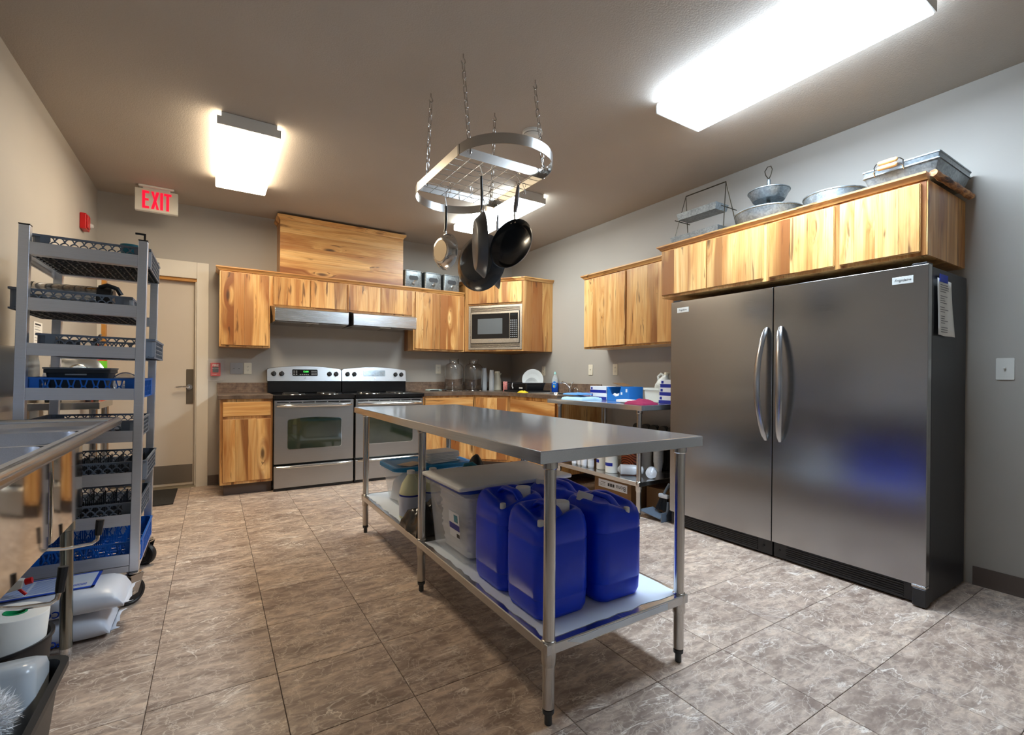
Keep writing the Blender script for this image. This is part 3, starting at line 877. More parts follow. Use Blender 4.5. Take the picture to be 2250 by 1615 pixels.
_dm = frame((D @ Vector(((u0 + u1) / 2 - .05, .0212, mz0 + .028))), (D[0][0], D[1][0], 0), (0, 0, 1))
part('badge', G().box(-.03, .03, -.003, .003, 0, .0006).xf(_dm), m_print, fb)
# ================================================================== the two upright refrigerators
m_fhand = plain('satin_handle_metal', (.46, .47, .49), .24, 1.0)
m_badge = plain('badge_silver', srgb(206, 206, 200), .35, .3)
m_ink = plain('dark_ink', (.03, .03, .035), .6)
def fridge(y0, y1, label, hy, sg, by0, by1, near):
    t = thing('refrigerator', label, 'refrigerator', (3.3, (y0 + y1) / 2, 0))
    part('body', G().box(3.066, 3.585, y0 + .004, y1 - .004, .012, 1.722), m_body, t, bev=.004)
    part('door', G().box(3.010, 3.058, y0 + .002, y1 - .002, .108, 1.730), m_fridge, t, bev=.004)
    part('gasket', G().box(3.0585, 3.0655, y0 + .012, y1 - .012, .115, 1.715), m_rubber, t)
    gr = part('grille', G().box(3.034, 3.0655, y0 + .004, y1 - .004, .012, .104), m_blackp, t, bev=.003)
    for k in range(6):
        part('grille_slat', G().box(3.0285, 3.0338, y0 + .10, y1 - .08, .022 + k * .0125, .028 + k * .0125), m_blackp, gr, bev=.001)
    for k in (y0 + .06, y1 - .04):
        part('screw', G().cyl((3.0335, k, .06), (3.028, k, .06), .007, n=10), m_rubber, gr)
    for k in (y0 + .05, y1 - .05):
        part('foot', G().cyl((3.10, k, .0005), (3.10, k, .0125), .02), m_rubber, t)
        part('foot', G().cyl((3.54, k, .0005), (3.54, k, .0125), .02), m_rubber, t)
    # bowed handle: flat ends on the door, swelling outwards in the middle
    n = 22; rs = []
    for i in range(n + 1):
        s = i / n; z = .748 + (1.474 - .748) * s
        b = sin(pi * s) ** .62
        x = 3.004 - .066 * b; y = hy + sg * .026 * sin(pi * s)
        w = .017 + .004 * sin(pi * s) if 0 < i < n else .010; d = .012
        rs.append([(x + d * .9 * cos(a), y + w * sin(a), z) for a in [2 * pi * k / 12 for k in range(12)]])
    part('handle', G().rings(rs), m_fhand, t)
    bd = part('badge', G().box(3.0065, 3.0098, by0, by1, 1.643, 1.681), m_badge, t, bev=.001)
    part('lettering', text_g('Frigidaire', .019, .0003, shear=.25).xf(frame((3.0061, (by0 + by1) / 2, 1.662), (0, -1, 0), (0, 0, 1))), m_ink, bd)
    part('top_hinge', G().box(3.02, 3.10, (y0 + .012 if near else y1 - .075), (y0 + .075 if near else y1 - .012), 1.7305, 1.742), m_blackp, t, bev=.003)
    if near:
        part('hinge_bracket', G().box(3.008, 3.05, y0 + .002, y0 + .06, .096, .1075), m_wire, t, bev=.001)
        part('hinge_cover', G().box(3.000, 3.064, y0 - .001, y0 + .055, .006, .0955), m_blackp, t, bev=.004)
    return t
fridge(1.6655, 2.466, 'brushed steel upright refrigerator next to the small steel table', 1.702, 1, 2.303, 2.405, False)
fridge(.885, 1.6645, 'brushed steel upright refrigerator with a note taped to its black side', 1.612, -1, .948, 1.038, True)
# the note, gently curling, on the black flank
t = thing('paper_note', 'white typed note held by blue tape on the black refrigerator side', 'note', (3.2, .884, 1.37))
rs = []
NX = 10; NZ = 8; g = G(); vs = []
for j in range(NZ + 1):
    for i in range(NX + 1):
        s = i / NX; q = j / NZ
        vs.append((3.098 + .200 * s + .012 * q * sin(q * 3), .8825 - (.004 + .016 * (q ** 2) * (abs(s - .25) * 1.2) + .004 * sin(s * 9) * q), 1.668 - .006 * s - .290 * q))
g.add(vs, [(j * (NX + 1) + i, j * (NX + 1) + i + 1, (j + 1) * (NX + 1) + i + 1, (j + 1) * (NX + 1) + i) for j in range(NZ) for i in range(NX)])
part('sheet', g, m_paper, t, solid=.0008)
pg = G(); random.seed(5)
for k in range(22):
    if k in (4, 9, 13, 18): continue
    z = 1.636 - k * .0115; a = 3.128 + random.uniform(0, .006); b = a + random.uniform(.05, .125)
    q = (1.668 - z) / .29; s = .4
    y = .8825 - (.004 + .016 * q * q * .3 + .004 * sin(s * 9) * q) - .0022
    pg.box(a, b, y - .0004, y, z - .0016, z + .0016)
part('typed_lines', pg, plain('typed_grey', srgb(110, 110, 112), .8), t)
part('tape', G().box(3.118, 3.235, .8745, .8765, 1.650, 1.690), plain('blue_masking_tape', srgb(18, 60, 190), .5), t, bev=.0008)

# ================================================================== steel work tables
def leg_parts(t, x, y, z_shelf, z_top, r=.0205):
    lg = part('leg', G().lathe([(r * .86, .052), (r, .056), (r, z_top - .002)], (x, y, 0), 24), m_ssz, t)
    part('foot', G().lathe([(.0125, .0005), (.013, .004), (.0125, .034), (.0195, .038), (.0200, .0515)], (x, y, 0), 18), plain('grey_foot', (.05, .055, .06), .45) if 'foot_m' not in globals() else foot_m, lg)
    part('shelf_collar', G().lathe([(r + .0012, z_shelf - .070), (r + .0050, z_shelf - .064), (r + .0050, z_shelf + .010), (r + .003, z_shelf + .014), (r + .0012, z_shelf + .015)], (x, y, 0), 24), m_ssz, lg)
    part('top_socket', G().lathe([(r + .0012, z_top - .040), (r + .0048, z_top - .036), (r + .0048, z_top - .0012)], (x, y, 0), 24), m_ssz, lg)
foot_m = plain('grey_foot', (.05, .055, .06), .45)
t = thing('work_table', 'long stainless work table in the middle of the room', 'table', (1.27, 2.37, 0))
X0, X1, Y0, Y1, ZT = .867, 1.672, 1.207, 3.534, .914
# folded sheet top: rolled edge, hollow below
pr = lambda o, z: [(X0 + o, Y0 + o, z), (X1 - o, Y0 + o, z), (X1 - o, Y1 - o, z), (X0 + o, Y1 - o, z)]
part('top', G().rings([pr(.0, ZT - .040), pr(.0, ZT - .003), pr(.001, ZT - .0008), pr(.003, ZT)], False, True).rings([pr(.0, ZT - .040), pr(.012, ZT - .044), pr(.014, ZT - .040), pr(.014, ZT - .006)], False, True), m_top, t, smooth=12)
part('underbrace', G().box(X0 + .2, X1 - .2, Y0 + .05, Y1 - .05, ZT - .034, ZT - .0065), m_ssy, t)
for x in (.9425, 1.5965):
    part('underbrace', G().box(x - .04, x + .04, Y0 + .03, Y1 - .03, ZT - .030, ZT - .0065), m_ssy, t)
ZS = .276
for x in (.9425, 1.5965):
    for y in (1.2567, 2.392, 3.490):
        leg_parts(t, x, y, ZS - .010, ZT - .030)
sh = part('shelf', G().rings([[(x, y, z) for x, y in ((.918 + o, 1.232 + o), (1.621 - o, 1.232 + o), (1.621 - o, 3.515 - o), (.918 + o, 3.515 - o))] for o, z in ((.002, ZS - .036), (0, ZS - .034), (0, ZS - .003), (.003, ZS))]), m_ssy, t)
# leftover protective film with torn edges
random.seed(11)
def torn(a, b, n, amp):
    return [(a[0] + (b[0] - a[0]) * i / n + random.uniform(-amp, amp), a[1] + (b[1] - a[1]) * i / n + random.uniform(-amp, amp)) for i in range(n)]
def film(x0, x1, y0, y1, amp):
    p = torn((x0, y0), (x1, y0), 12, amp) + torn((x1, y0), (x1, y1), 22, amp) + torn((x1, y1), (x0, y1), 10, amp) + torn((x0, y1), (x0, y0), 26, amp)
    return [(x, y, ZS + .0007) for x, y in p]
for (y0, y1) in ((1.262, 2.33), (2.47, 3.485)):
    pts = film(.942, 1.602, y0, y1, .006)
    part('protective_film', G().rings([pts, [(x, y, z + .0009) for x, y, z in pts]]), m_film, sh)
# film still wrapped over the near end
pts = [(x, 1.2312, z) for x, z in [(1.00 + .50 * i / 14, ZS - .005 - random.uniform(0, .004)) for i in range(15)] + [(1.50 - .44 * i / 10, ZS - .032 + random.uniform(-.001, .003)) for i in range(11)]]
part('protective_film', G().rings([pts, [(x, y - .0009, z) for x, y, z in pts]]), m_film, sh)

t2 = thing('work_table', 'small stainless work table between the sink and the refrigerators', 'table', (3.23, 3.24, 0))
X0, X1, Y0, Y1, ZT2 = 2.86, 3.575, 2.62, 3.872, .922
part('top', G().rings([pr(.0, ZT2 - .040), pr(.0, ZT2 - .003), pr(.001, ZT2 - .0008), pr(.003, ZT2)], False, True).rings([pr(.0, ZT2 - .040), pr(.012, ZT2 - .044), pr(.014, ZT2 - .040), pr(.014, ZT2 - .006)], False, True), m_top, t2, smooth=12)
ZS2 = .300
for x in (2.912, 3.523):
    for y in (2.690, 3.735):
        leg_parts(t2, x, y, ZS2 - .010, ZT2 - .030)
part('shelf', G().rings([[(x, y, z) for x, y in ((2.888 + o, 2.664 + o), (3.548 - o, 2.664 + o), (3.548 - o, 3.762 - o), (2.888 + o, 3.762 - o))] for o, z in ((.002, ZS2 - .036), (0, ZS2 - .034), (0, ZS2 - .003), (.003, ZS2))]), m_ssy, t2)

# ================================================================== three-bowl sink on the left wall
m_sink = steel('sink_steel', (.70, .73, .80), .38, 'y', .10, .02, blotch=.12)
m_sinkp = steel('polished_sink_apron', (.62, .58, .52), .09, 'y', .03, .004)
t = thing('scullery_sink', 'stainless scullery sink with rolled rim and drainboard along the left wall', 'sink', (-.64, 1.6, 0))
SY, SE = 2.890, -.05                    # far end, near end (outside the picture)
ZR = .944
# rolled rim: front and far end
rim = [(-.378, SE, ZR - .020), (-.378, SY - .03, ZR - .020), (-.384, SY - .010, ZR - .020), (-.404, SY, ZR - .020), (XL + .012, SY, ZR - .020)]
part('rim', G().tube(rim, .019, 14), m_ssy, t)
# deck with three bowls and a drainboard, as sheet metal
dk = G()
zt, zb = .926, .612
bowls = [(2.010, 2.425), (1.565, 1.985), (1.12, 1.54)]
xa, xb = -.432, -.845
def q4(a, b, c, d): dk.add([a, b, c, d], [(0, 1, 2, 3)])
ys_ = [SE]
for a, b in sorted(bowls): ys_ += [a, b]
ys_.append(2.49)
for i in range(0, len(ys_), 2):
    q4((xa, ys_[i], zt), (xa, ys_[i + 1], zt), (xb, ys_[i + 1], zt), (xb, ys_[i], zt))
q4((-.378, SE, zt), (-.378, SY, zt), (xa, SY, zt), (xa, SE, zt))
q4((xb, SE, zt), (xb, SY, zt), (XL + .004, SY, zt), (XL + .004, SE, zt))
# drainboard sunk a little, sloping to the bowls
q4((xa, 2.49, zt), (xa, SY - .03, zt), (xa - .02, SY - .05, zt - .016), (xa - .02, 2.50, zt - .022))
q4((xb, 2.49, zt), (xb, SY - .03, zt), (xb + .02, SY - .05, zt - .016), (xb + .02, 2.50, zt - .022))
q4((xa, SY - .03, zt), (xb, SY - .03, zt), (xb + .02, SY - .05, zt - .016), (xa - .02, SY - .05, zt - .016))
q4((xa, 2.49, zt), (xb, 2.49, zt), (xb + .02, 2.50, zt - .022), (xa - .02, 2.50, zt - .022))
q4((xa - .02, 2.50, zt - .022), (xb + .02, 2.50, zt - .022), (xb + .02, SY - .05, zt - .016), (xa - .02, SY - .05, zt - .016))
q4((xa, SY - .03, zt), (xa, SY, zt), (xb, SY, zt), (xb, SY - .03, zt))
part('deck', dk, m_sink, t)
for a, b in bowls:
    rr = .05
    rg = [[(x, y, z) for x, y in rrect(xb + o, xa - o, a + o, b - o, rr, 5)] for o, z in ((.0, zt), (.002, zt - .01), (.006, zb + .06), (.02, zb + .02), (.05, zb + .004))]
    bw = part('bowl', G().rings(rg, False, True), m_sink, t)
    part('drain', G().lathe([(.045, zb + .0045), (.042, zb + .008), (.028, zb + .006), (.0, zb + .005)], ((xa + xb) / 2, (a + b) / 2, 0), 20), m_chrome, bw)
# outer skins of the bowls, each with rounded vertical corners
for i, (a, b) in enumerate(bowls):
    yo0, yo1 = a - .012, b + .012
    rg = [[(x, y, z) for x, y in rrect(xb - .01, -.420, yo0, yo1, .030, 5)] for z in (zb - .006, zb + .004, zt - .012, zt - .004)]
    rg[0] = [(x, y, zb - .006) for x, y in rrect(xb + .005, -.432, yo0 + .012, yo1 - .012, .026, 5)]
    part('bowl_skin', G().rings(rg, True, False), m_sinkp, t)
part('skirt', G().box(-.424, -.418, SE, SY - .03, zt - .04, zt - .002), m_sink, t)
part('backsplash', G().box(XL + .001, XL + .010, SE, 2.95, zt, 1.27), m_sink, t, bev=.002)
for y in (2.600, 1.55, .3):
    for x in (-.500, -.82):
        lg = part('leg', G().lathe([(.021, .03), (.021, .505), (.0265, .508), (.0265, zt - .06)] if y > 2.5 else [(.021, .03), (.021, .6)], (x, y, 0), 20), plain('galvanised_leg', srgb(150, 152, 146), .22, 1.0) if 'm_gleg' not in globals() else m_gleg, t)
        m_gleg = lg.data.materials[0]
        part('foot', G().lathe([(.016, .0005), (.022, .006), (.019, .03)], (x, y, 0), 16), m_chrome, lg)
# waste levers reach forward under the bowls
def lever(pts, grip, label):
    l = part('waste_lever', G().tube(pts, .0062, 8), m_chrome, t)
    part('grip', G().tube(grip, .0125, 10, rs=[.0125, .0120, .0112, .0105]), m_blackp, l)
lever([(-.66, 2.21, .598), (-.55, 2.235, .548), (-.44, 2.285, .520), (-.375, 2.312, .518), (-.362, 2.318, .527), (-.359, 2.320, .552)], [(-.354, 2.323, .600), (-.356, 2.322, .582), (-.358, 2.3205, .562), (-.359, 2.320, .545)], '')
lever([(-.66, 1.76, .598), (-.55, 1.77, .545), (-.44, 1.80, .510), (-.385, 1.825, .498), (-.372, 1.832, .505), (-.367, 1.836, .530)], [(-.360, 1.842, .592), (-.362, 1.840, .570), (-.365, 1.838, .548), (-.367, 1.836, .522)], '')

# ================================================================== dish-rack cart
CXc, CYc = -.545, 3.300
cart = thing('rack_cart', 'tall aluminium cart on black casters that holds the dish racks', 'cart', (CXc, CYc, 0), rot=(0, radians(1.0), 0))
hx, hy_ = .232, .300
for sx in (-1, 1):
    for sy in (-1, 1):
        x, y = sx * (hx - .019), sy * (hy_ - .019)
        po = part('post', G().box(x - .019, x + .019, y - .019, y + .019, .165, 1.815), m_alum, cart, world=False, bev=.003)
        part('cap', G().box(x - .0195, x + .0195, y - .0195, y + .0195, 1.8155, 1.820), m_blackp, po, world=False, bev=.001)
LV = [1.741, 1.487, 1.280, 1.075, .866, .659, .453, .255]       # top of each pair of rails
for z in LV:
    for sy in (-1, 1):
        y = sy * (hy_ - .004)
        a, b = (y - .003, y + .003)
        g = G().box(-hx + .0385, hx - .0385, min(a, b), max(a, b), z - .056, z)
        g.box(-hx + .0385, hx - .0385, min(y - sy * .048, y), max(y - sy * .048, y), z - .056, z - .053)
        part('rail', g, m_alum, cart, world=False)
for z in (1.71, .28, .225):
    for sx in (-1, 1):
        if sx > 0 and z > 1.0: continue
        x = sx * (hx - .004)
        part('side_brace', G().box(x - .003, x + .003, -hy_ + .0385, hy_ - .0385, z - .05, z - .005), m_alum, cart, world=False)
for sy in (-1, 1):
    part('base_rail', G().box(-hx + .0385, hx - .0385, sy * (hy_ - .02) - .018, sy * (hy_ - .02) + .018, .166, .196), m_alum, cart, world=False, bev=.002)
def caster(x, y, ang, x_world_dir=0):
    Mc = Matrix.Translation((x, y, 0)) @ Matrix.Rotation(ang, 4, 'Z')
    c = part('caster', G().lathe([(.024, .150), (.030, .154), (.030, .160), (.018, .1645)], (0, 0, 0), 18).box(-.035, .030, -.024, .024, .143, .1495).xf(Mc), m_wire, cart, world=False)
    fk = G()
    for s in (-1, 1):
        fk.prism([(-.030, .143), (.030, .143), (.004, .058), (-.018, .052), (-.032, .066)], 'y', s * .0235, s * .0205)
    part('fork', fk.xf(Mc), m_wire, c, world=False)
    Mw = Mc @ Matrix.Translation((-.016, 0, .0655)) @ Matrix.Rotation(pi / 2, 4, 'X')
    part('wheel', G().lathe([(.012, -.0185), (.046, -.015), (.050, -.0185), (.060, -.0170), (.0645, -.009), (.0645, .009), (.060, .0170), (.050, .0185), (.046, .015), (.012, .0185)], (0, 0, 0), 32).xf(Mw), m_blackp, c, world=False)
    part('axle', G().cyl((0, 0, -.027), (0, 0, .027), .007, n=10).xf(Mw), m_chrome, c, world=False)
for sx in (-1, 1):
    for sy in (-1, 1):
        caster(sx * (hx - .019), sy * (hy_ - .019), (.75 if sy < 0 else -.5) + (0 if sx > 0 else .6))

part('bumper_clip', G().box(hx - .052, hx - .010, -hy_ + .010, -hy_ + .022, 1.846, 1.854).box(hx - .018, hx - .010, -hy_ + .010, -hy_ + .022, 1.8205, 1.8459), m_blackp, cart, world=False)
# ---- dish racks: lattice walls, gridded floor
def strip(g, pts, w, y0, y1):
    """ribbon of width w along a 2D path in xz, thick from y0 to y1"""
    P = [Vector(p) for p in pts]; L = []; Rr = []
    for i, p in enumerate(P):
        d = (P[min(i + 1, len(P) - 1)] - P[max(i - 1, 0)]).normalized(); n = Vector((-d.y, d.x)) * w / 2
        L.append(p + n); Rr.append(p - n)
    rs = [[(l.x, y0, l.y), (l.x, y1, l.y), (r.x, y1, r.y), (r.x, y0, r.y)] for l, r in zip(L, Rr)]
    g.rings(rs)
def lattice_wall(kind, half, h):
    """wall in the xz plane at y=0, x from -half to half"""
    g = G(); y0, y1 = -.003, .003
    g.box(-half, half, y0, y1, 0, .008); g.box(-half, half, y0 - .002, y1, h - .010, h)
    c = .062
    a, b = -half + c, half - c
    if kind == 'scale':
        n = 9; p = (b - a) / n; r = p / 2
        for row in range(4):
            z0 = .006 + row * (h - .014) / 4; off = 0 if row % 2 == 0 else r
            for i in range(n + (1 if row % 2 else 0)):
                cx = a + r + i * p - off
                pts = [(cx + r * .98 * cos(q), z0 + (h - .014) / 4 * 1.06 * sin(q)) for q in [pi * k / 8 for k in range(9)]]
                pts = [(min(max(x, a), b), z) for x, z in pts]
                strip(g, pts, .0048, y0, y1)
    else:
        n = 7; p = (b - a) / n; zm = h / 2
        for i in range(n + 1):
            x = a + i * p
            strip(g, [(x - p * .30, .006), (x - p * .12, zm * .5 + .006)], .005, y0, y1) if i > 0 else None
            strip(g, [(x + p * .30, .006), (x + p * .12, zm * .5 + .006)], .005, y0, y1) if i < n else None
            strip(g, [(x - p * .12, zm * .5 + .006), (x + p * .12, zm * .5 + .006)], .005, y0, y1)
            strip(g, [(x - p * .12, zm * .5 + .006), (x - p * .38, zm + .01)], .005, y0, y1) if i > 0 else None
            strip(g, [(x + p * .12, zm * .5 + .006), (x + p * .38, zm + .01)], .005, y0, y1) if i < n else None
            if i < n:
                strip(g, [(x + p * .38, zm + .01), (x + p * .62, zm + .01)], .005, y0, y1)
                strip(g, [(x + p * .38, zm + .01), (x + p * .20, h - .008)], .005, y0, y1)
                strip(g, [(x + p * .62, zm + .01), (x + p * .80, h - .008)], .005, y0, y1)
    return g
HFX, HFY, HRK = .218, .248, .100
def rack_meshes(kind, mat):
    h = HRK
    wx = mesh_of(lattice_wall(kind, HFX, h), 'side_lattice', 0); wx.materials.append(mat)
    wy = mesh_of(lattice_wall(kind, HFY, h), 'end_lattice', 0); wy.materials.append(mat)
    c = G().prism([(-.062, .004), (-.03, .004), (-.009, -.009), (.004, -.03), (.004, -.062), (-.002, -.062), (-.002, -.03), (-.012, -.012), (-.03, -.002), (-.062, -.002)], 'z', 0, h)
    cn = mesh_of(c, 'corner_post', 0); cn.materials.append(mat)
    g = G()
    for i in range(10):
        c = -HFX + .02 + i * (2 * HFX - .04) / 9; d = -HFY + .02 + i * (2 * HFY - .04) / 9
        g.box(c - .0025, c + .0025, -HFY, HFY, .0, .010); g.box(-HFX, HFX, d - .0025, d + .0025, .0, .010)
    for i in range(9):
        for j in range(9):
            cx = -HFX + .046 + i * (2 * HFX - .092) / 8; cy = -HFY + .046 + j * (2 * HFY - .092) / 8
            if (i + j) % 2: g.box(cx - .022, cx + .022, cy - .0018, cy + .0018, .001, .006)
            else: g.box(cx - .0018, cx + .0018, cy - .024, cy + .024, .001, .006)
    fl_ = mesh_of(g, 'rack_floor', 0); fl_.materials.append(mat)
    g = G()
    for i in range(8):
        for j in range(9):
            cx = -HFX + .046 + i * (2 * HFX - .092) / 7; cy = -HFY + .046 + j * (2 * HFY - .092) / 8
            g.box(cx - .0025, cx + .0025, cy - .0025, cy + .0025, .010, .082)
    pg_ = mesh_of(g, 'pegs', 0); pg_.materials.append(mat)
    return wx, cn, fl_, pg_, wy
m_rgrey = plain('grey_rack_plastic', srgb(104, 115, 130), .5)
m_rblack = plain('charcoal_rack_plastic', srgb(38, 42, 48), .5)
m_rblue = plain('blue_rack_plastic', srgb(8, 96, 190), .45)
RM = {'grey': rack_meshes('scale', m_rgrey), 'black': rack_meshes('scale', m_rblack), 'blue': rack_meshes('hex', m_rblue)}
def dish_rack(kind, x, lv, label, pegs, floor_kind=None):
    z = LV[lv] - .052
    ang = radians(1.0)
    px = CXc + x + z * sin(ang)
    t = thing('dish_rack', label, 'dish rack', (px, CYc, z), rot=(0, ang, 0))
    wx, cn, fl_, pg_, wy = RM[kind]
    def add(name, me, M):
        o = bpy.data.objects.new(name, me); COL.objects.link(o); o.parent = t; o.matrix_local = M; return o
    for k, (dx, dy) in enumerate(((0, -HFY), (HFX, 0), (0, HFY), (-HFX, 0))):
        add('lattice_wall', wx if k % 2 == 0 else wy, Matrix.Translation((dx, dy, 0)) @ Matrix.Rotation(k * pi / 2, 4, 'Z'))
        cx, cy = ((HFX, HFY), (-HFX, HFY), (-HFX, -HFY), (HFX, -HFY))[k]
        add('corner_post', cn, Matrix.Translation((cx, cy, 0)) @ Matrix.Rotation(k * pi / 2, 4, 'Z'))
    add('rack_floor', RM[floor_kind or kind][2], Matrix())['kind'] = 'stuff'
    if pegs: add('pegs', RM['black' if kind == 'grey' else kind][3], Matrix())['kind'] = 'stuff'
    return t
dish_rack('grey', .018, 0, 'grey dish rack on the top rails of the cart with a teal cup', False, 'black')
dish_rack('grey', -.050, 1, 'grey dish rack that holds the steel urn', False, 'black')
dish_rack('grey', .045, 2, 'grey dish rack that juts out of the cart above the black bin', False, 'black')
dish_rack('blue', -.004, 3, 'blue hexagon-lattice dish rack that holds the black bin', False)
dish_rack('grey', -.012, 4, 'grey dish rack on the rails at sink rim height', False, 'black')
dish_rack('grey', .024, 5, 'grey pegged dish rack, upper of the two grey pegged ones on the cart', True, 'black')
dish_rack('grey', .000, 6, 'grey pegged dish rack right above the blue pegged one', True, 'black')
dish_rack('blue', .015, 7, 'blue pegged dish rack on the lowest rails of the cart', True)
# ================================================================== pot rack on four chains
m_band = steel('pot_rack_band', (.66, .65, .63), .24, 'z', .05, .02)
RX0, RX1, RY0, RY1, RZ0, RZ1 = 1.045, 1.575, 2.19, 2.75, 2.272, 2.324
rxm, rr_ = (RX0 + RX1) / 2, (RX1 - RX0) / 2
pot = thing('pot_rack', 'oval stainless pot rack that hangs from the ceiling on four chains', 'pot rack', (rxm, (RY0 + RY1) / 2, RZ0))
def band(pts, tck=.0022):
    rs = []
    P = [Vector(p) for p in pts]
    for i, p in enumerate(P):
        d = (P[min(i + 1, len(P) - 1)] - P[max(i - 1, 0)]).normalized(); n = Vector((-d.y, d.x)) * tck / 2
        rs.append([(p.x + n.x, p.y + n.y, RZ0), (p.x + n.x, p.y + n.y, RZ1), (p.x - n.x, p.y - n.y, RZ1), (p.x - n.x, p.y - n.y, RZ0)])
    return G().rings(rs)
part('end_band', band([(rxm + rr_ * cos(a), RY0 - rr_ * sin(a)) for a in [pi * k / 32 for k in range(33)]]), m_band, pot)
part('end_band', band([(rxm - rr_ * cos(a), RY1 + rr_ * sin(a)) for a in [pi * k / 32 for k in range(33)]]), m_band, pot)
m_bandw = plain('satin_flat_bar', (.72, .68, .60), .35, 1.0)
for x in (RX0, RX1):
    part('side_bar', G().box(x - .0015, x + .0015, RY0 + .001, RY1 - .001, RZ0, RZ1), m_bandw, pot)
for y in (RY0 + .004, RY1 - .004):
    cb = part('cross_bar', G().box(RX0 + .002, RX1 - .002, y - .0015, y + .0015, RZ0, RZ1), m_band, pot)
    for x in (RX0 + .05, RX1 - .03):
        part('rivet', G().cyl((x, y - .004, (RZ0 + RZ1) / 2 + .006), (x, y + .004, (RZ0 + RZ1) / 2 + .006), .004, n=8), m_chrome, cb)
for x in (RX0, RX1):
    for y, s in ((RY0, -1), (RY1, 1)):
        part('corner_plate', G().box(x - .003, x + .003, y - .009, y + .009, RZ0 - .001, RZ1 + .001), m_band, pot)
for x in [RX0 + .075 + i * (RX1 - RX0 - .15) / 5 for i in range(6)]:
    part('grid_wire', G().cyl((x, RY0 + .003, RZ0 + .004), (x, RY1 - .003, RZ0 + .004), .0019, n=6), m_wire, pot)
for y in [RY0 + .06 + i * (RY1 - RY0 - .12) / 6 for i in range(7)]:
    part('grid_wire', G().cyl((RX0 + .001, y, RZ0 + .0078), (RX1 - .001, y, RZ0 + .0078), .0019, n=6), m_wire, pot)
# chain links share one mesh
lk = G()
pts = []
for k in range(20):
    a = 2 * pi * k / 20
    pts.append((.0072 * cos(a), 0, .0125 * (1 if sin(a) > 0 else -1) + .0072 * sin(a) if abs(sin(a)) > .05 else .0))
pts = [(.0092 * cos(a), 0, .0092 * sin(a) + (.0150 if sin(a) >= 0 else -.0150)) for a in [2 * pi * (k + .5) / 16 for k in range(16)]]
lk.tube(pts, .0026, 6, True)
lm = mesh_of(lk, 'link', 60); lm.materials.append(m_wire)
def link_obj(M, parent):
    o = bpy.data.objects.new('link', lm); COL.objects.link(o); o.parent = parent
    o.matrix_local = _mat_of(pot).inverted() @ M
def cup_hook(x, y, z_top):
    pts = [(x, y, z_top - .001), (x, y, z_top - .022), (x + .008, y, z_top - .030), (x + .012, y, z_top - .042), (x + .004, y, z_top - .054), (x - .008, y, z_top - .052), (x - .013, y, z_top - .042)]
    return G().tube(pts, .0034, 7)
CH = [((1.097, 2.251), (1.112, 2.195)), ((1.537, 2.223), (1.560, 2.165)), ((1.090, 2.672), (1.078, 2.70)), ((1.515, 2.645), (1.545, 2.735))]
for (tx, ty), (bx, by) in CH:
    ch = part('chain_hook', cup_hook(tx, ty, ZC), m_wire, pot)
    a = Vector((tx, ty, ZC - .052)); b = Vector((bx, by, RZ1 - .030))
    n = int(round((b - a).length / .0430)); d = (b - a).normalized()
    for i in range(n):
        c = a + (b - a) * ((i + .5) / n)
        q = Vector((0, 0, -1)).rotation_difference(d).to_matrix().to_4x4()
        link_obj(Matrix.Translation(c) @ q @ Matrix.Rotation((i % 2) * pi / 2 + .4, 4, 'Z'), ch)
    part('rack_hook', G().tube([(bx, by, RZ1 - .028), (bx + .004, by, RZ1 - .008), (bx, by, RZ1 + .004), (bx - .006, by, RZ1 - .004)], .002, 6), m_wire, pot)
# S hooks
def s_hook_g(x, y, ztop, h=.075, ang=0.0, r=.012):
    pts = []
    for k in range(9):
        a = radians(-30 + 240 * k / 8); pts.append((r * cos(a), 0, -r + r * sin(a)))
    for k in range(9):
        a = radians(150 - 0 - 240 * k / 8) ; pts.append((r * cos(a + 0), 0, -h + r + r * sin(a) ))
    pts2 = [(r * cos(radians(a)), 0, -r + r * sin(radians(a))) for a in (-40, 0, 45, 90, 135, 180, 215)]
    pts2 += [(r * .2, 0, -h * .5)]
    pts2 += [(r * cos(radians(a)), 0, -h + r + r * sin(radians(a))) for a in (35, 0, -45, -90, -135, 180, 140)]
    M = Matrix.Translation((x, y, ztop)) @ Matrix.Rotation(ang, 4, 'Z')
    return G().tube(pts2, .0018, 6).xf(M)
HZ = RZ0 + .0078
gx = [RX0 + .075 + i * (RX1 - RX0 - .15) / 5 for i in range(6)]
gy = [RY0 + .06 + i * (RY1 - RY0 - .12) / 6 for i in range(7)]
hooks = [(1.160, gy[4] + .0, .9), (1.175, gy[5], 2.2), (1.30, gy[4], .4), (1.255, gy[5], 1.3), (1.385, gy[3], 2.0), (1.43, gy[4], .7), (1.535, gy[1], .2)]
for (x, y, a) in hooks:
    g = s_hook_g(x, y, HZ + .0042, .070, a)
    single('s_hook', g, m_wire, 'empty wire hook on the grid of the pot rack', 'hook', (x, y, HZ - .066), group='empty hooks on the pot rack')

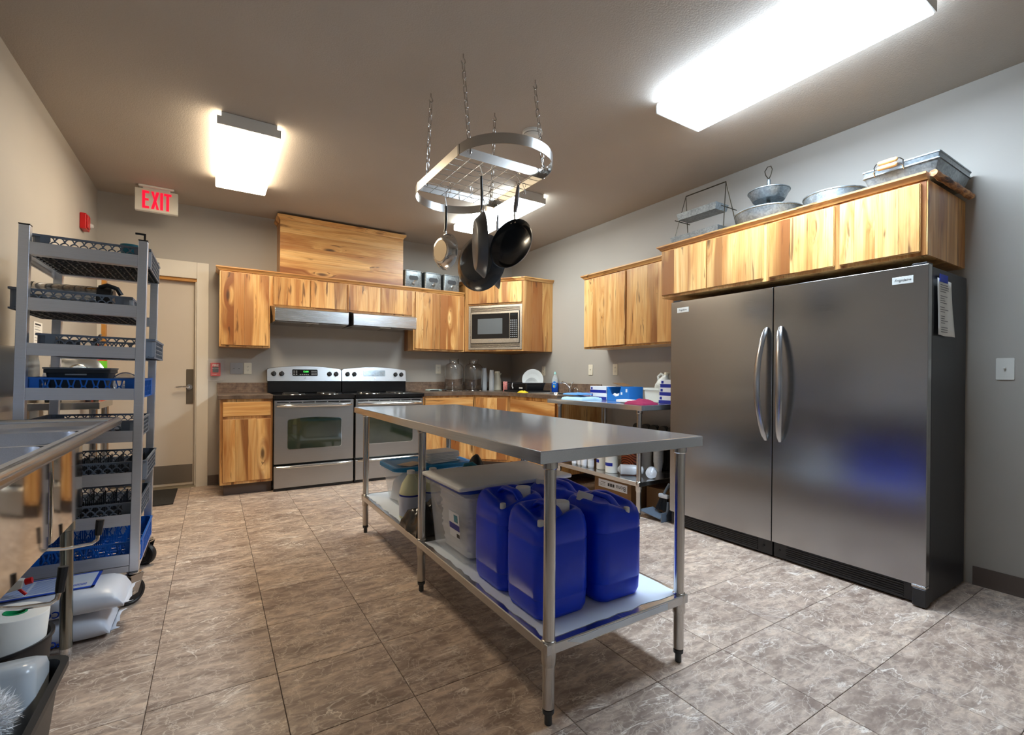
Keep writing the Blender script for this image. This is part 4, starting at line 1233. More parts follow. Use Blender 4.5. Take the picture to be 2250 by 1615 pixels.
# ================================================================== pans on hooks
m_pansteel = steel('polished_pan', (.68, .66, .63), .13, 'n', .05, .01)
m_panbase = plain('brushed_pan_base', (.62, .52, .38), .26, 1.0)
m_nonstick = plain('black_nonstick', (.012, .013, .015), .24, coat=.3)
m_pangrey = plain('grey_anodised', (.10, .105, .115), .33, .6)
m_hblack = plain('black_handle', (.010, .011, .012), .35)
m_hgrey = plain('grey_soft_handle', srgb(112, 106, 104), .5)
def pan(name, label, x, y, z_hook, L, r, rb, depth, azim, tilt, m_out, m_in, m_h, m_base=None, style='grip'):
    """hangs by its handle: local -Z along the handle, bottom of the pan towards local +X"""
    ztop = z_hook
    t = thing(name, label, 'pan', (x, y, ztop), rot=(0, tilt, azim))
    c = -(L + r)
    Mp = Matrix.Translation((0, 0, c)) @ Matrix.Rotation(pi / 2, 4, 'Y')      # lathe axis -> +X
    w = .0028
    out = [(0.0, depth), (rb * .96, depth), (rb, depth - .002), (rb + (r - rb) * .45, depth * .55), (r - .002, .006), (r, 0.0), (r - w, .0005), (rb + (r - rb) * .40 - w, depth * .55), (rb - w, depth - w - .003), (0, depth - w - .001)]
    n = 48
    part('pan_body', G().lathe(out[:6], (0, 0, 0), n, cap1=False).xf(Mp), m_out, t, world=False, smooth=50)
    part('inside', G().lathe(out[5:], (0, 0, 0), n, cap0=False).xf(Mp), m_in, t, world=False, smooth=50)
    if m_base: part('base_disc', G().lathe([(0, depth + .003), (rb * .80, depth + .003), (rb * .83, depth + .0005)], (0, 0, 0), n, cap0=False).xf(Mp), m_base, t, world=False)
    if style == 'grip':
        pts = [(.010, 0, -L - .004), (.004, 0, -L + .02), (.002, 0, -L + .05)]
        part('handle_neck', G().tube(pts, .006, 8), m_pansteel, t, world=False)
        hp = [(.002, 0, -L + .045), (.003, 0, -L * .60), (.002, 0, -L * .28), (0, 0, -.018), (0, 0, -.004)]
        rs = []
        for (px, py, pz), (wy, wx) in zip(hp, ((.011, .008), (.0155, .009), (.013, .0085), (.011, .007), (.006, .005))):
            rs.append([(px + wx * cos(a), py + wy * sin(a), pz) for a in [2 * pi * k / 14 for k in range(14)]])
        part('handle', G().rings(rs), m_h, t, world=False)
        part('hang_ring', G().tube([(0, .007 * cos(a), .004 + .009 * sin(a)) for a in [2 * pi * k / 12 for k in range(12)]], .002, 6, True), m_pansteel, t, world=False)
        for sgn in (-1, 1):
            part('rivet', G().cyl((-.001, sgn * .014, -L - .022), (.0065, sgn * .014, -L - .022), .0045, n=10), m_pansteel, t, world=False)
    elif style == 'flat':
        rs = []
        for pz, px, wy, wx in ((-L + .006, .012, .010, .004), (-L + .03, .004, .011, .0065), (-L * .5, 0, .0125, .0075), (-.016, -.002, .0105, .0065), (-.001, -.003, .006, .005)):
            rs.append([(px + wx * cos(a), wy * sin(a), pz) for a in [2 * pi * k / 14 for k in range(14)]])
        part('handle', G().rings(rs), m_h, t, world=False)
        part('bracket', G().box(.002, .012, -.012, .012, -L - .012, -L + .012), m_pansteel, t, world=False, bev=.002)
    else:   # bare steel strap with a slot
        g = G()
        for s in (-1, 1): g.tube([(.006, s * .008, -L - .006), (.002, s * .010, -L * .6), (0, s * .012, -.03), (0, s * .006, -.004), (0, 0, .001)], .0032, 7)
        part('handle', g, m_pansteel, t, world=False)
    return t
Az = lambda nx, ny: math.atan2(ny, nx)
pan('skillet', 'small polished steel skillet with a black handle on the pot rack', 1.212, 2.72, 2.205, .172, .113, .080, .046, Az(-.97, -.24), 0.03, m_pansteel, m_pansteel, m_hblack, m_panbase, 'flat')
pan('frying_pan', 'large dark frying pan with a black handle, seen edge on', 1.197, 2.232, 2.215, .197, .172, .132, .048, Az(-.93, .36), 0.05, m_pangrey, m_nonstick, m_hblack, None, 'flat')
pan('frying_pan', 'large black frying pan with a bare steel handle, its bottom showing', 1.390, 2.565, 2.235, .218, .176, .120, .055, Az(-.88, -.47), -.03, m_nonstick, m_nonstick, m_pansteel, None, 'strap')
pan('frying_pan', 'black nonstick frying pan with a grey handle, its inside showing', 1.430, 2.225, 2.215, .205, .142, .105, .050, Az(.93, .36), 0.20, m_pangrey, m_nonstick, m_hgrey)
pan('frying_pan', 'grey-handled frying pan mostly hidden behind the black ones', 1.535, 2.63, 2.185, .175, .150, .112, .045, Az(-.80, .60), 0.02, m_pangrey, m_nonstick, m_hgrey)
for (x, y, z1, a, nm) in ((1.212, 2.72, 2.207, .6, 'wire hook that carries the polished steel skillet'), (1.197, 2.232, 2.217, .2, 'wire hook that carries the edge-on black-handled pan'), (1.390, 2.565, 2.237, .9, 'wire hook that carries the steel-handled black pan'), (1.430, 2.225, 2.225, -.5, 'wire hook that carries the pan whose inside shows'), (1.535, 2.63, 2.195, .3, 'wire hook that carries the mostly hidden pan')):
    zt_ = HZ + .0042
    single('s_hook', s_hook_g(x, y, zt_, zt_ - z1 + .010, a), m_wire, nm, 'hook', (x, y, z1 - .01))

# ================================================================== on the ceiling and walls
t = thing('smoke_detector', 'round white smoke detector on the ceiling behind the pot rack', 'smoke detector', (1.853, 2.708, ZC))
part('base', G().lathe([(.070, -.0005), (.070, -.014), (.066, -.018)], (0, 0, 0), 32), m_wplast, t, world=False)
part('cover', G().lathe([(.060, -.0185), (.060, -.026), (.050, -.040), (.032, -.046), (.0, -.047)], (0, 0, 0), 32), m_wplast, t, world=False)
part('vent_ring', G().lathe([(.0605, -.021), (.0615, -.023), (.0605, -.025)], (0, 0, 0), 32), m_print, t, world=False)
t = thing('exit_sign', 'white ceiling-mounted sign with glowing red EXIT letters', 'exit sign', (-.445, 5.42, 2.839))
part('canopy', G().box(-.13, .13, -.055, .055, -.016, -.0005).xf(Matrix.Translation((.0, 0, 0))), m_wplast, t, world=False, bev=.004)
part('stem', G().box(-.10, .10, -.02, .02, -.026, -.0165), m_wplast, t, world=False)
ex = part('housing', G().box(-.158, .158, -.024, .024, -.226, -.0265), m_wplast, t, world=False, bev=.005)
part('face', G().box(-.154, .154, -.0265, -.0242, -.222, -.031), plain('sign_face', srgb(226, 222, 208), .4), ex, world=False)
def letter(strokes, x, w=.019):
    g = G()
    for s in strokes:
        g.prism([(x + px, -.204 + pz) for px, pz in s], 'y', -.0290, -.0267)
    return g
Hh = .158; wv = .021; LWd = .050
E_ = [[(0, 0), (wv, 0), (wv, Hh), (0, Hh)], [(wv, 0), (LWd, 0), (LWd, .022), (wv, .022)], [(wv, .070), (LWd * .92, .070), (LWd * .92, .090), (wv, .090)], [(wv, Hh - .022), (LWd, Hh - .022), (LWd, Hh), (wv, Hh)]]
X_ = [[(0, 0), (wv, 0), (.060, Hh), (.060 - wv, Hh)], [(.060 - wv, 0), (.060, 0), (.040, .070), (.030, .070)], [(.020, .088), (.030, .088), (wv, Hh), (0, Hh)]]
I_ = [[(0, 0), (wv, 0), (wv, Hh), (0, Hh)]]
T_ = [[(.017, 0), (.017 + wv, 0), (.017 + wv, Hh - .022), (.017, Hh - .022)], [(0, Hh - .022), (.055, Hh - .022), (.055, Hh), (0, Hh)]]
for nm, st, x in (('letter_e', E_, -.104), ('letter_x', X_, -.041), ('letter_i', I_, .026), ('letter_t', T_, .054)):
    part(nm, letter(st, x), m_redglow, ex, world=False, smooth=0)

t = thing('alarm_strobe', 'red fire alarm strobe on the left wall near the corner', 'fire alarm', (XL, 5.155, 2.375))
part('back_box', G().box(.0005, .042, -.064, .064, -.064, .064).xf(Matrix.Translation((XL, 5.155, 2.375))), m_red, t, bev=.006)
part('horn_grille', G().box(.0425, .052, -.055, .030, -.052, .052).xf(Matrix.Translation((XL, 5.155, 2.375))), m_red, t, bev=.004)
part('lens', G().lathe([(.022, 0), (.022, .012), (.014, .026), (.0, .030)], (0, 0, 0), 18).xf(frame((XL + .0425, 5.155 + .046, 2.362), (0, 1, 0), (0, 0, 1))), plain('strobe_lens', (.85, .86, .86), .1, trans=.6), t)
t = thing('pull_station', 'red fire pull station under a clear cover beside the door frame', 'fire alarm', (.018, YB, 1.19))
M0 = Matrix.Translation((.018, YB, 1.19))
bx_ = part('station', G().box(-.044, .044, -.045, -.0005, -.068, .068).xf(M0), m_red, t, bev=.004)
part('handle_panel', G().box(-.026, .026, -.0475, -.0452, -.030, .026).xf(M0), m_blackp, bx_, bev=.002)
part('lettering', text_g('FIRE', .030, .0006, bold=.0006).xf(M0 @ frame((0, -.0458, .043), (1, 0, 0), (0, 0, 1))), m_wplast, bx_)
part('lettering', text_g('PULL DOWN', .0105, .0004).xf(M0 @ frame((0, -.0480, .008), (1, 0, 0), (0, 0, 1))), m_wplast, bx_)
part('lettering', text_g('ALARM', .013, .0004).xf(M0 @ frame((-.008, -.0457, -.050), (1, 0, 0), (0, 0, 1))), m_wplast, bx_)
def clearp(name, a, col=(.9, .92, .94), rough=.12):
    k = N(name); k.set(Base__Color=(*col, 1), Roughness=rough, Alpha=a, Specular__IOR__Level=.6); return k.m
m_clear = clearp('clear_cover_plastic', .12)
cv = G()
ring = lambda o, y, dz=0: [(x, y, z) for x, z in rrect(-.086 + o, .086 - o, -.118 + o, .112 - o, .018, 4)]
cv.rings([ring(0, -.0006), ring(0, -.010), ring(.010, -.012), ring(.014, -.066), ring(.020, -.070)], False, True)
part('clear_cover', cv.xf(M0), m_clear, t)

m_plate_s = steel('switch_plate_steel', (.5, .48, .47), .35, 'z', .05, .01)
def plate(name, label, cat, M, kind, mat, gang=1):
    """wall plate in local XY, facing +Z"""
    w = .036 * (1 if gang == 1 else 1.62); h = .059
    t = thing(name, label, cat, M.translation)
    def pp(nm, g, mt, par=None, **kw): return part(nm, g.xf(M), mt, par or t, **kw)
    pl_ = pp('plate', G().prism(rrect(-w, w, -h, h, .005, 3), 'z', .0005, .006), mat, bev=.0012)
    xs = [0] if gang == 1 else [-.023, .023]
    for x in xs:
        if kind == 'switch':
            pp('bezel', G().box(x - .0052, x + .0052, -.012, .012, .0061, .0072), mat, pl_)
            pp('toggle', G().prism([(-.004, .0073), (.004, .0073), (.010, .018), (.003, .019)], 'x', x - .004, x + .004), mat, pl_)
            for z in (-.030, .030): pp('screw', G().cyl((x, z, .0061), (x, z, .0070), .003, n=8), mat, pl_)
        else:
            for z in (-.0195, .0195):
                rc = pp('receptacle', G().prism([(x + .0165 * cos(a), z + .0140 * sin(a)) for a in [2 * pi * k / 16 for k in range(16)]], 'z', .0061, .0078), mat, pl_)
                for dx in (-.0062, .0062): pp('slot', G().box(x + dx - .0012, x + dx + .0012, z - .002, z + .007, .0079, .0082), m_ink, rc)
                pp('slot', G().cyl((x, z - .008, .0079), (x, z - .008, .0082), .0023, n=8), m_ink, rc)
            pp('screw', G().cyl((x, 0, .0061), (x, 0, .0070), .0028, n=8), mat, pl_)
    return t
onback = lambda x, z: frame((x, YB, z), (1, 0, 0), (0, 0, 1))
onright = lambda y, z: frame((XR, y, z), (0, -1, 0), (0, 0, 1))
plate('switch_plate', 'steel double switch plate over the short worktop', 'switch', onback(.205, 1.204), 'switch', m_plate_s, 2)
plate('wall_outlet', 'ivory wall outlet over the short worktop', 'outlet', onback(.309, 1.206), 'outlet', m_ivory)
plate('wall_outlet', 'ivory wall outlet between the ranges and the glass jars', 'outlet', onback(2.490, 1.230), 'outlet', m_ivory)
plate('wall_outlet', 'ivory wall outlet half hidden by the big plate', 'outlet', onright(4.985, 1.215), 'outlet', m_ivory)
plate('light_switch', 'ivory light switch on the wall above the faucet', 'switch', onright(4.075, 1.226), 'switch', m_ivory)
plate('wall_outlet', 'ivory wall outlet on the wall above the small steel table', 'outlet', onright(3.685, 1.226), 'outlet', m_ivory)
plate('light_switch', 'white light switch on the wall beside the refrigerators', 'switch', onright(.738, 1.210), 'switch', m_wplast)

# ================================================================== galvanised ware on top of the cabinets
def canister(x, label):
    w = .110; z0 = 2.2055; h = .195; yc = 5.60
    t = thing('canister', label, 'canister', (x, yc, z0))
    rg = [[(px, py, z) for px, py in rrect(x - w + o, x + w - o, yc - w + o, yc + w - o, .022, 4)] for o, z in ((.002, z0), (0, z0 + .003), (0, z0 + h), (.004, z0 + h + .001))]
    part('body', G().rings(rg), m_galv, t)
    rg = [[(px, py, z) for px, py in rrect(x - w - o, x + w + o, yc - w - o, yc + w + o, .024, 4)] for o, z in ((.003, z0 + h + .0015), (.004, z0 + h + .004), (.004, z0 + h + .012), (.0, z0 + h + .015))]
    part('lid', G().rings(rg), m_galv, t)
    zc, yf_ = z0 + .118, yc - w
    pg_ = [(-.058, -.008), (-.046, -.026), (.046, -.026), (.058, -.008), (.058, .008), (.046, .026), (-.046, .026), (-.058, .008)]
    part('chalk_label', G().prism([(x + a, zc + b) for a, b in pg_], 'y', yf_ - .0022, yf_ - .0003), plain('slate_label', srgb(62, 64, 68), .6), t)
    cl = part('clasp', G().cyl((x, yf_ - .0003, z0 + .055), (x, yf_ - .010, z0 + .055), .019, n=18).cyl((x, yf_ - .0101, z0 + .055), (x, yf_ - .016, z0 + .055), .012, n=16), m_chrome, t)
    part('clasp_wire', G().tube([(x - .004, yf_ - .014, z0 + .058), (x + .006, yf_ - .018, z0 + .085), (x + .030, yf_ - .014, z0 + .088), (x + .034, yf_ - .006, z0 + .082)], .003, 7), m_chrome, cl)
    return t
canister(2.035, 'galvanised canister with a dark label next to the wooden duct box')
canister(2.290, 'galvanised canister with a dark label, middle one of three')
canister(2.540, 'galvanised canister with a dark label next to the corner cabinet')
# ================================================================== helpers for soft and moulded things
from mathutils import noise as mnoise
def lump(x0, x1, y0, y1, z0, h, seed=0, nx=14, ny=14, bump=.3, fq=4.0, flat=.6, edge=.35):
    """soft heap: closed skin over a flat base, height from noise, falling off at the edges"""
    g = G(); top = []; bot = []
    for j in range(ny + 1):
        for i in range(nx + 1):
            s, q = i / nx, j / ny
            e = min(min(s, 1 - s), min(q, 1 - q)) / edge
            e = max(0.0, min(1.0, e)); e = e ** flat
            ox = .5 + (s - .5) * (1 - .10 * mnoise.noise((q * 3, seed, 1.3))); oy = .5 + (q - .5) * (1 - .12 * mnoise.noise((s * 3, seed, 5.1)))
            z = h * e * (1 - bump + bump * (1 + mnoise.noise((s * fq + seed, q * fq, seed * 1.7))))
            top.append((x0 + (x1 - x0) * ox, y0 + (y1 - y0) * oy, z0 + max(z, .0004))); bot.append((x0 + (x1 - x0) * ox, y0 + (y1 - y0) * oy, z0))
    n = nx + 1
    idx = lambda i, j: j * n + i
    fs = [(idx(i, j), idx(i + 1, j), idx(i + 1, j + 1), idx(i, j + 1)) for j in range(ny) for i in range(nx)]
    k = len(top)
    fb = [tuple(reversed([a + k for a in f])) for f in fs]
    side = []
    loop = [idx(i, 0) for i in range(nx)] + [idx(nx, j) for j in range(ny)] + [idx(i, ny) for i in range(nx, 0, -1)] + [idx(0, j) for j in range(ny, 0, -1)]
    for a, b in zip(loop, loop[1:] + loop[:1]): side.append((a, a + k, b + k, b))
    return g.add(top + bot, fs + fb + side)
def rbox(x0, x1, y0, y1, z0, z1, r, taper=0.0, er=.006, n=5):
    """box with rounded upright edges; the foot is smaller by taper"""
    L = [(taper + er * .7, z0), (taper, z0 + er), (0, z1 - er), (er * .7, z1)]
    return G().rings([[(x, y, z) for x, y in rrect(x0 + o, x1 - o, y0 + o, y1 - o, max(r - o * .3, .003), n)] for o, z in L])
def tub(x0, x1, y0, y1, z0, z1, r, taper, w=.003, lip=.010):
    ring = lambda o, z: [(x, y, z) for x, y in rrect(x0 + o, x1 - o, y0 + o, y1 - o, max(r - o * .4, .004), 6)]
    return G().rings([ring(taper + .008, z0), ring(taper, z0 + .008), ring(.004, z1 - .020), ring(-lip, z1 - .018), ring(-lip, z1), ring(w, z1), ring(taper + w, z0 + .010), ring(taper + w + .008, z0 + w)])
m_clearb = clearp('frosted_clear_tub', .20, (.80, .84, .90), .2)
m_linen = plain('white_linen', srgb(238, 238, 238), .9, var=.06, vscale=14, bump=.5, bscale=60, bdist=.004)
m_napkin = plain('white_napkins', srgb(228, 225, 218), .85)
m_brownp = plain('brown_paper', srgb(214, 196, 170), .8)
m_card = plain('cardboard', srgb(120, 88, 56), .8, var=.08)
m_bleach = plain('pale_yellow_jug', srgb(214, 214, 176), .35)
m_blabel = plain('white_blue_label', srgb(196, 202, 220), .5)
m_bluebx = plain('blue_carton', srgb(22, 110, 190), .5)
m_sackg = plain('green_blue_print', srgb(60, 130, 150), .5, var=.5, vscale=40)
m_navy = plain('navy_print', srgb(18, 36, 140), .5)
m_wcart = plain('white_carton', srgb(226, 228, 232), .5)

# ================================================================== on the shelf of the long table
SZ = ZS + .0018
def jerrycan(x0, x1, y0, y1, label, cap_at, plug_at, cap_tilt=0.0):
    z0 = SZ; h = .378
    t = thing('jerrycan', label, 'jerrycan', ((x0 + x1) / 2, (y0 + y1) / 2, z0))
    N_ = 8
    def ring(o, z, notch=0.0):
        out = []
        for x, y in rrect(x0 + o, x1 - o, y0 + o, y1 - o, max(.050 - o * .4, .008), N_):
            dz = 0
            if notch:
                d = sqrt((x - plug_at[0]) ** 2 + (y - plug_at[1]) ** 2)
                dz = -notch * max(0.0, 1 - d / .085) ** .7
            out.append((x, y, z + dz))
        return out
    L = [ring(.024, z0), ring(.010, z0 + .006), ring(.003, z0 + .026), ring(.0015, z0 + .070), ring(.0035, z0 + .074), ring(.0, z0 + .080), ring(.0, z0 + .265), ring(.0028, z0 + .270), ring(.0, z0 + .276),
         ring(.002, z0 + h - .060, .004), ring(.008, z0 + h - .030, .028), ring(.018, z0 + h - .010, .040), ring(.030, z0 + h, .046), ring(.042, z0 + h - .003, .044), ring(.052, z0 + h - .026, .016), ring(.075, z0 + h - .034)]
    part('body', G().rings(L), m_blue, t, smooth=60)
    # moulded grip bridging the recess
    xm, ym = (x0 + x1) / 2, (y0 + y1) / 2
    gw = .016
    gr = []
    for s in range(11):
        q = s / 10; y = y0 + .034 + (y1 - y0 - .068) * q
        zz = z0 + h - .030 + .034 * min(1, 4 * q, 4 * (1 - q))
        gr.append([(xm + gw * cos(a) * 1.1, y, zz + .011 * sin(a)) for a in [2 * pi * k / 12 for k in range(12)]])
    part('grip', G().rings(gr), m_blue, t)
    Mcap = Matrix.Translation((cap_at[0], cap_at[1], z0 + h - .020)) @ Matrix.Rotation(cap_tilt, 4, 'Y')
    prof = [(.034, 0), (.034, .003), (.033, .006), (.0325, .034), (.030, .038), (0, .038)]
    part('cap', G().lathe(prof, (0, 0, 0), 28).xf(Mcap), m_cap, t)
    part('neck', G().lathe([(.036, -.022), (.036, -.0005)], (0, 0, 0), 24).xf(Mcap), m_blue, t)
    part('vent_plug', G().lathe([(.0125, 0), (.0125, .020), (.011, .023), (0, .023)], (plug_at[0], plug_at[1], z0 + h - .048), 16), m_cap, t)
    return t
jerrycan(.965, 1.203, 1.338, 1.590, 'blue jerrycan with an upright cap at the shelf end, away from the refrigerators', (1.125, 1.43), (.998, 1.385))
jerrycan(1.240, 1.478, 1.330, 1.585, 'blue jerrycan with a tilted white cap at the shelf end, towards the refrigerators', (1.290, 1.490), (1.395, 1.352), .35)
jerrycan(.968, 1.203, 1.604, 1.862, 'blue jerrycan touching the tall clear tub, away from the refrigerators', (1.130, 1.700), (1.000, 1.652))
jerrycan(1.243, 1.478, 1.600, 1.860, 'blue jerrycan between the tilted-cap one and the tall clear tub', (1.300, 1.79), (1.395, 1.625))

t = thing('storage_tub', 'tall clear storage tub with a blue lid under the cutting board', 'storage tub', (1.24, 2.12, SZ))
part('tub', tub(.945, 1.525, 1.905, 2.345, SZ, .615, .045, .032), m_clearb, t)
part('lid', rbox(.932, 1.538, 1.892, 2.358, .6155, .634, .05, 0, .005), plain('blue_tub_lid', srgb(14, 60, 160), .4), t)
Ml = Matrix.Translation((.9585, 2.02, .45)) @ Matrix.Rotation(-.083, 4, 'Y')
lb = part('label', G().box(-.0012, -.0004, -.055, .055, -.060, .060).xf(Ml), m_wcart, t)
part('label_band', G().box(-.0018, -.0013, -.054, .054, -.022, .006).xf(Ml), m_navy, lb)
part('label_picture', G().box(-.0018, -.0013, -.040, .000, .016, .050).xf(Ml), m_sackg, lb)
part('barcode', G().box(-.0018, -.0013, -.050, -.020, -.054, -.036).xf(Ml), m_ink, lb)
random.seed(17)
rs = []
nl = 26
for q in range(nl + 1):
    zq = SZ + .012 + (.570 - SZ) * q / nl
    o = .004 + .010 * random.random() + .020 * (1 - q / nl)
    rg_ = []
    for (px, py) in rrect(.985 + o, 1.484 - o, 1.945 + o, 2.304 - o, .03, 6):
        w_ = .010 * mnoise.noise((px * 14, py * 14, q * .55)) + .006 * mnoise.noise((px * 40, py * 40, q * 1.9))
        rg_.append((px + w_, py + w_, zq + .012 * mnoise.noise((px * 8, py * 8, q * .3 + 4)) * (0 if q in (0,) else 1)))
    rs.append(rg_)
single('folded_linens', G().rings(rs), m_linen, 'white folded linens packed inside the tall clear tub', 'linens', (1.235, 2.125, SZ + .006), smooth=60)
# side label of the tub faces the aisle
single('cutting_board', rbox(.915, 1.553, 1.882, 2.330, .6345, .6515, .012, 0, .004), m_board, 'large white cutting board lying on the tall clear tub', 'cutting board', (1.23, 2.1, .6345), smooth=50)
t = thing('storage_tub', 'low clear storage tub with a bright blue lid at the far shelf end', 'storage tub', (1.27, 3.17, SZ))
part('tub', tub(1.005, 1.545, 2.990, 3.345, SZ, .522, .06, .040), m_clearb, t)
part('lid', G().rings([[(x, y, z) for x, y in rrect(.988 + o, 1.562 - o, 2.972 + o, 3.363 - o, .07, 6)] for o, z in ((.004, .516), (.0, .520), (.0, .540), (.006, .546), (.020, .546), (.030, .538))]), m_tealab, t)
single('crumpled_linens', lump(1.060, 1.490, 3.045, 3.290, SZ + .010, .19, 4, 22, 16, .35, 5, .35, .15), m_linen, 'white crumpled linens inside the low clear tub', 'linens', (1.27, 3.17, SZ + .01))
t = thing('napkin_stack', 'stack of white napkins on the bright blue tub lid', 'napkins', (1.36, 3.16, .5385))
random.seed(9)
for i in range(7):
    a = random.uniform(-.09, .09)
    gg = rbox(-.125 + random.uniform(0, .012), .125 - random.uniform(0, .012), -.085, .085, i * .0105, i * .0105 + .0098, .01, 0, .003, 2)
    gg.xf(Matrix.Translation((1.365 + random.uniform(-.008, .008), 3.150, .5388)) @ Matrix.Rotation(.15 + a, 4, 'Z'))
    part('napkin', gg, m_napkin, t)
single('paper_sheet', G().box(-.075, .075, -.055, .055, 0, .003).xf(Matrix.Translation((1.135, 3.085, .5465)) @ Matrix.Rotation(.5, 4, 'Z')), m_brownp, 'tan paper folder on the bright blue tub lid', 'paper', (1.135, 3.085, .5465))
def jug(x, y, z, r, h, label, rz=0.0):
    t = thing('bleach_jug', label, 'jug', (x, y, z), rz)
    prof = [(r * .86, 0), (r, .006), (r, h * .52), (r * .97, h * .58), (r * .80, h * .72), (r * .48, h * .85), (r * .30, h * .92), (r * .30, h * .955)]
    part('bottle', G().lathe(prof, (0, 0, 0), 28), m_bleach, t, world=False, smooth=50)
    part('cap', G().lathe([(r * .36, h * .935), (r * .36, h), (r * .33, h * 1.005)], (0, 0, 0), 20), m_wplast, t, world=False)
    part('label', G().lathe([(r * 1.008, h * .06), (r * 1.012, h * .07), (r * 1.012, h * .50), (r * 1.008, h * .51)], (0, 0, 0), 28, cap0=False, cap1=False), m_blabel, t, world=False)
    part('label_band', G().lathe([(r * 1.014, h * .475), (r * 1.017, h * .48), (r * 1.017, h * .505), (r * 1.014, h * .51)], (0, 0, 0), 28, cap0=False, cap1=False), m_navy, t, world=False)
    part('grip', G().tube([(r * .25, 0, h * .90), (r * .80, 0, h * .86), (r * .98, 0, h * .72), (r * .92, 0, h * .58)], .011, 8), m_bleach, t, world=False)
    return t
jug(1.030, 2.800, SZ, .068, .285, 'pale yellow bleach jug beside the low clear tub', .5)
jug(1.185, 2.825, SZ, .066, .280, 'pale yellow bleach jug half hidden behind its twin', .9)
g = lump(.925, 1.19, 2.415, 2.700, SZ, .15, 7, 22, 22, .55, 5, .55, .5)
single('bin_bag', g, m_bag, 'small filled black plastic bag spilling over the shelf edge', 'bag', (1.05, 2.55, SZ), smooth=60)
g = lump(1.27, 1.56, 2.44, 2.86, SZ, .33, 3, 18, 18, .35, 3, .45, .5)
t = thing('tote_bag', 'black tote with a teal strap behind the cutting board', 'bag', (1.41, 2.65, SZ))
part('bag', g, plain('black_nylon', (.008, .008, .009), .35), t, smooth=60)
part('strap', G().tube([(1.33, 2.70, SZ + .26), (1.335, 2.66, SZ + .315), (1.35, 2.60, SZ + .33), (1.375, 2.545, SZ + .30)], .012, 8), plain('teal_strap', srgb(20, 110, 130), .5), t)

# ================================================================== along the back worktop
def lathe_thing(name, label, cat, x, y, z, pieces, n=24, group=None):
    t = thing(name, label, cat, (x, y, z), group=group)
    for nm, prof, mt in pieces:
        part(nm, G().lathe(prof, (0, 0, 0), n), mt, t, world=False, smooth=45)
    return t
m_thin = clearp('thin_clear_glass', .09, (.20, .21, .20), .03)
def jar(x, y, label):
    t = thing('glass_jar', label, 'jar', (x, y, CT))
    o = [(.100, .0005), (.116, .004), (.120, .016), (.120, .285), (.112, .318), (.090, .342), (.062, .352), (.056, .358), (.056, .395), (.060, .398), (.060, .410)]
    i = [(r - .004, max(z, .012)) for r, z in reversed(o)]
    part('glass', G().lathe(o + i, (0, 0, 0), 36), m_glass, t, world=False, smooth=50)
    a = -2.15
    d = Vector((cos(a), sin(a), 0)); p = Vector((0, 0, .048)) + d * .121
    part('spigot', G().cyl(p, p + d * .032, .010).cyl(p + d * .030 + Vector((0, 0, .016)), p + d * .030 - Vector((0, 0, .026)), .008).box(-.004, .004, -.004, .004, .016, .03).xf(Matrix()), m_chrome, t, world=False)
    return t
jar(2.585, 5.500, 'big clear glass jar with spigot beside the wall outlet')
jar(2.872, 5.515, 'big clear glass jar with spigot beside the plastic cups')
m_cupc = clearp('clear_cup_plastic', .42, (.82, .84, .85), .2)
for i, (x, y, hh, lb) in enumerate(((3.052, 5.545, .300, 'taller stack of clear plastic cups beside the glass jar'), (3.118, 5.470, .275, 'shorter stack of clear plastic cups beside the cream carafe'))):
    t = thing('cup_stack', lb, 'cups', (x, y, CT))
    nc = 9
    for k in range(nc):
        z = k * (hh - .11) / (nc - 1)
        part('cup', G().lathe([(.036, z + .0005), (.0362, z + .008), (.0262, z + .108), (.0255, z + .110)], (0, 0, 0), 20), m_cupc, t, world=False)
t = thing('carafe', 'cream thermos carafe on the corner of the worktop', 'carafe', (3.235, 5.52, CT))
part('body', G().lathe([(.056, .0005), (.060, .004), (.060, .020), (.056, .024), (.056, .120), (.054, .140), (.042, .172), (.040, .200), (.042, .225), (.044, .232)], (0, 0, 0), 28), m_cream, t, world=False, smooth=50)
part('lid', G().lathe([(.036, .2325), (.036, .252), (.032, .258), (0, .258)], (0, 0, 0), 24), m_cream, t, world=False)
part('handle', G().tube([(-.040, 0, .222), (-.066, 0, .224), (-.076, 0, .205), (-.072, 0, .150), (-.055, 0, .110)], .008, 8), m_cream, t, world=False)
part('spout', G().prism([(.038, .206), (.064, .232), (.040, .232)], 'y', -.012, .012), m_cream, t, world=False)
t = thing('black_canister', 'round black lidded canister in the worktop corner', 'canister', (3.405, 5.52, CT))
part('pot', G().lathe([(.070, .0005), (.078, .006), (.080, .075), (.078, .080)], (0, 0, 0), 28), m_blackp, t, world=False)
part('lid', G().lathe([(.083, .0805), (.083, .092), (.070, .100), (.015, .103), (.015, .112), (0, .113)], (0, 0, 0), 28), m_black, t, world=False)
part('rim', G().lathe([(.0842, .084), (.085, .087), (.0842, .090)], (0, 0, 0), 28), m_wire, t, world=False)
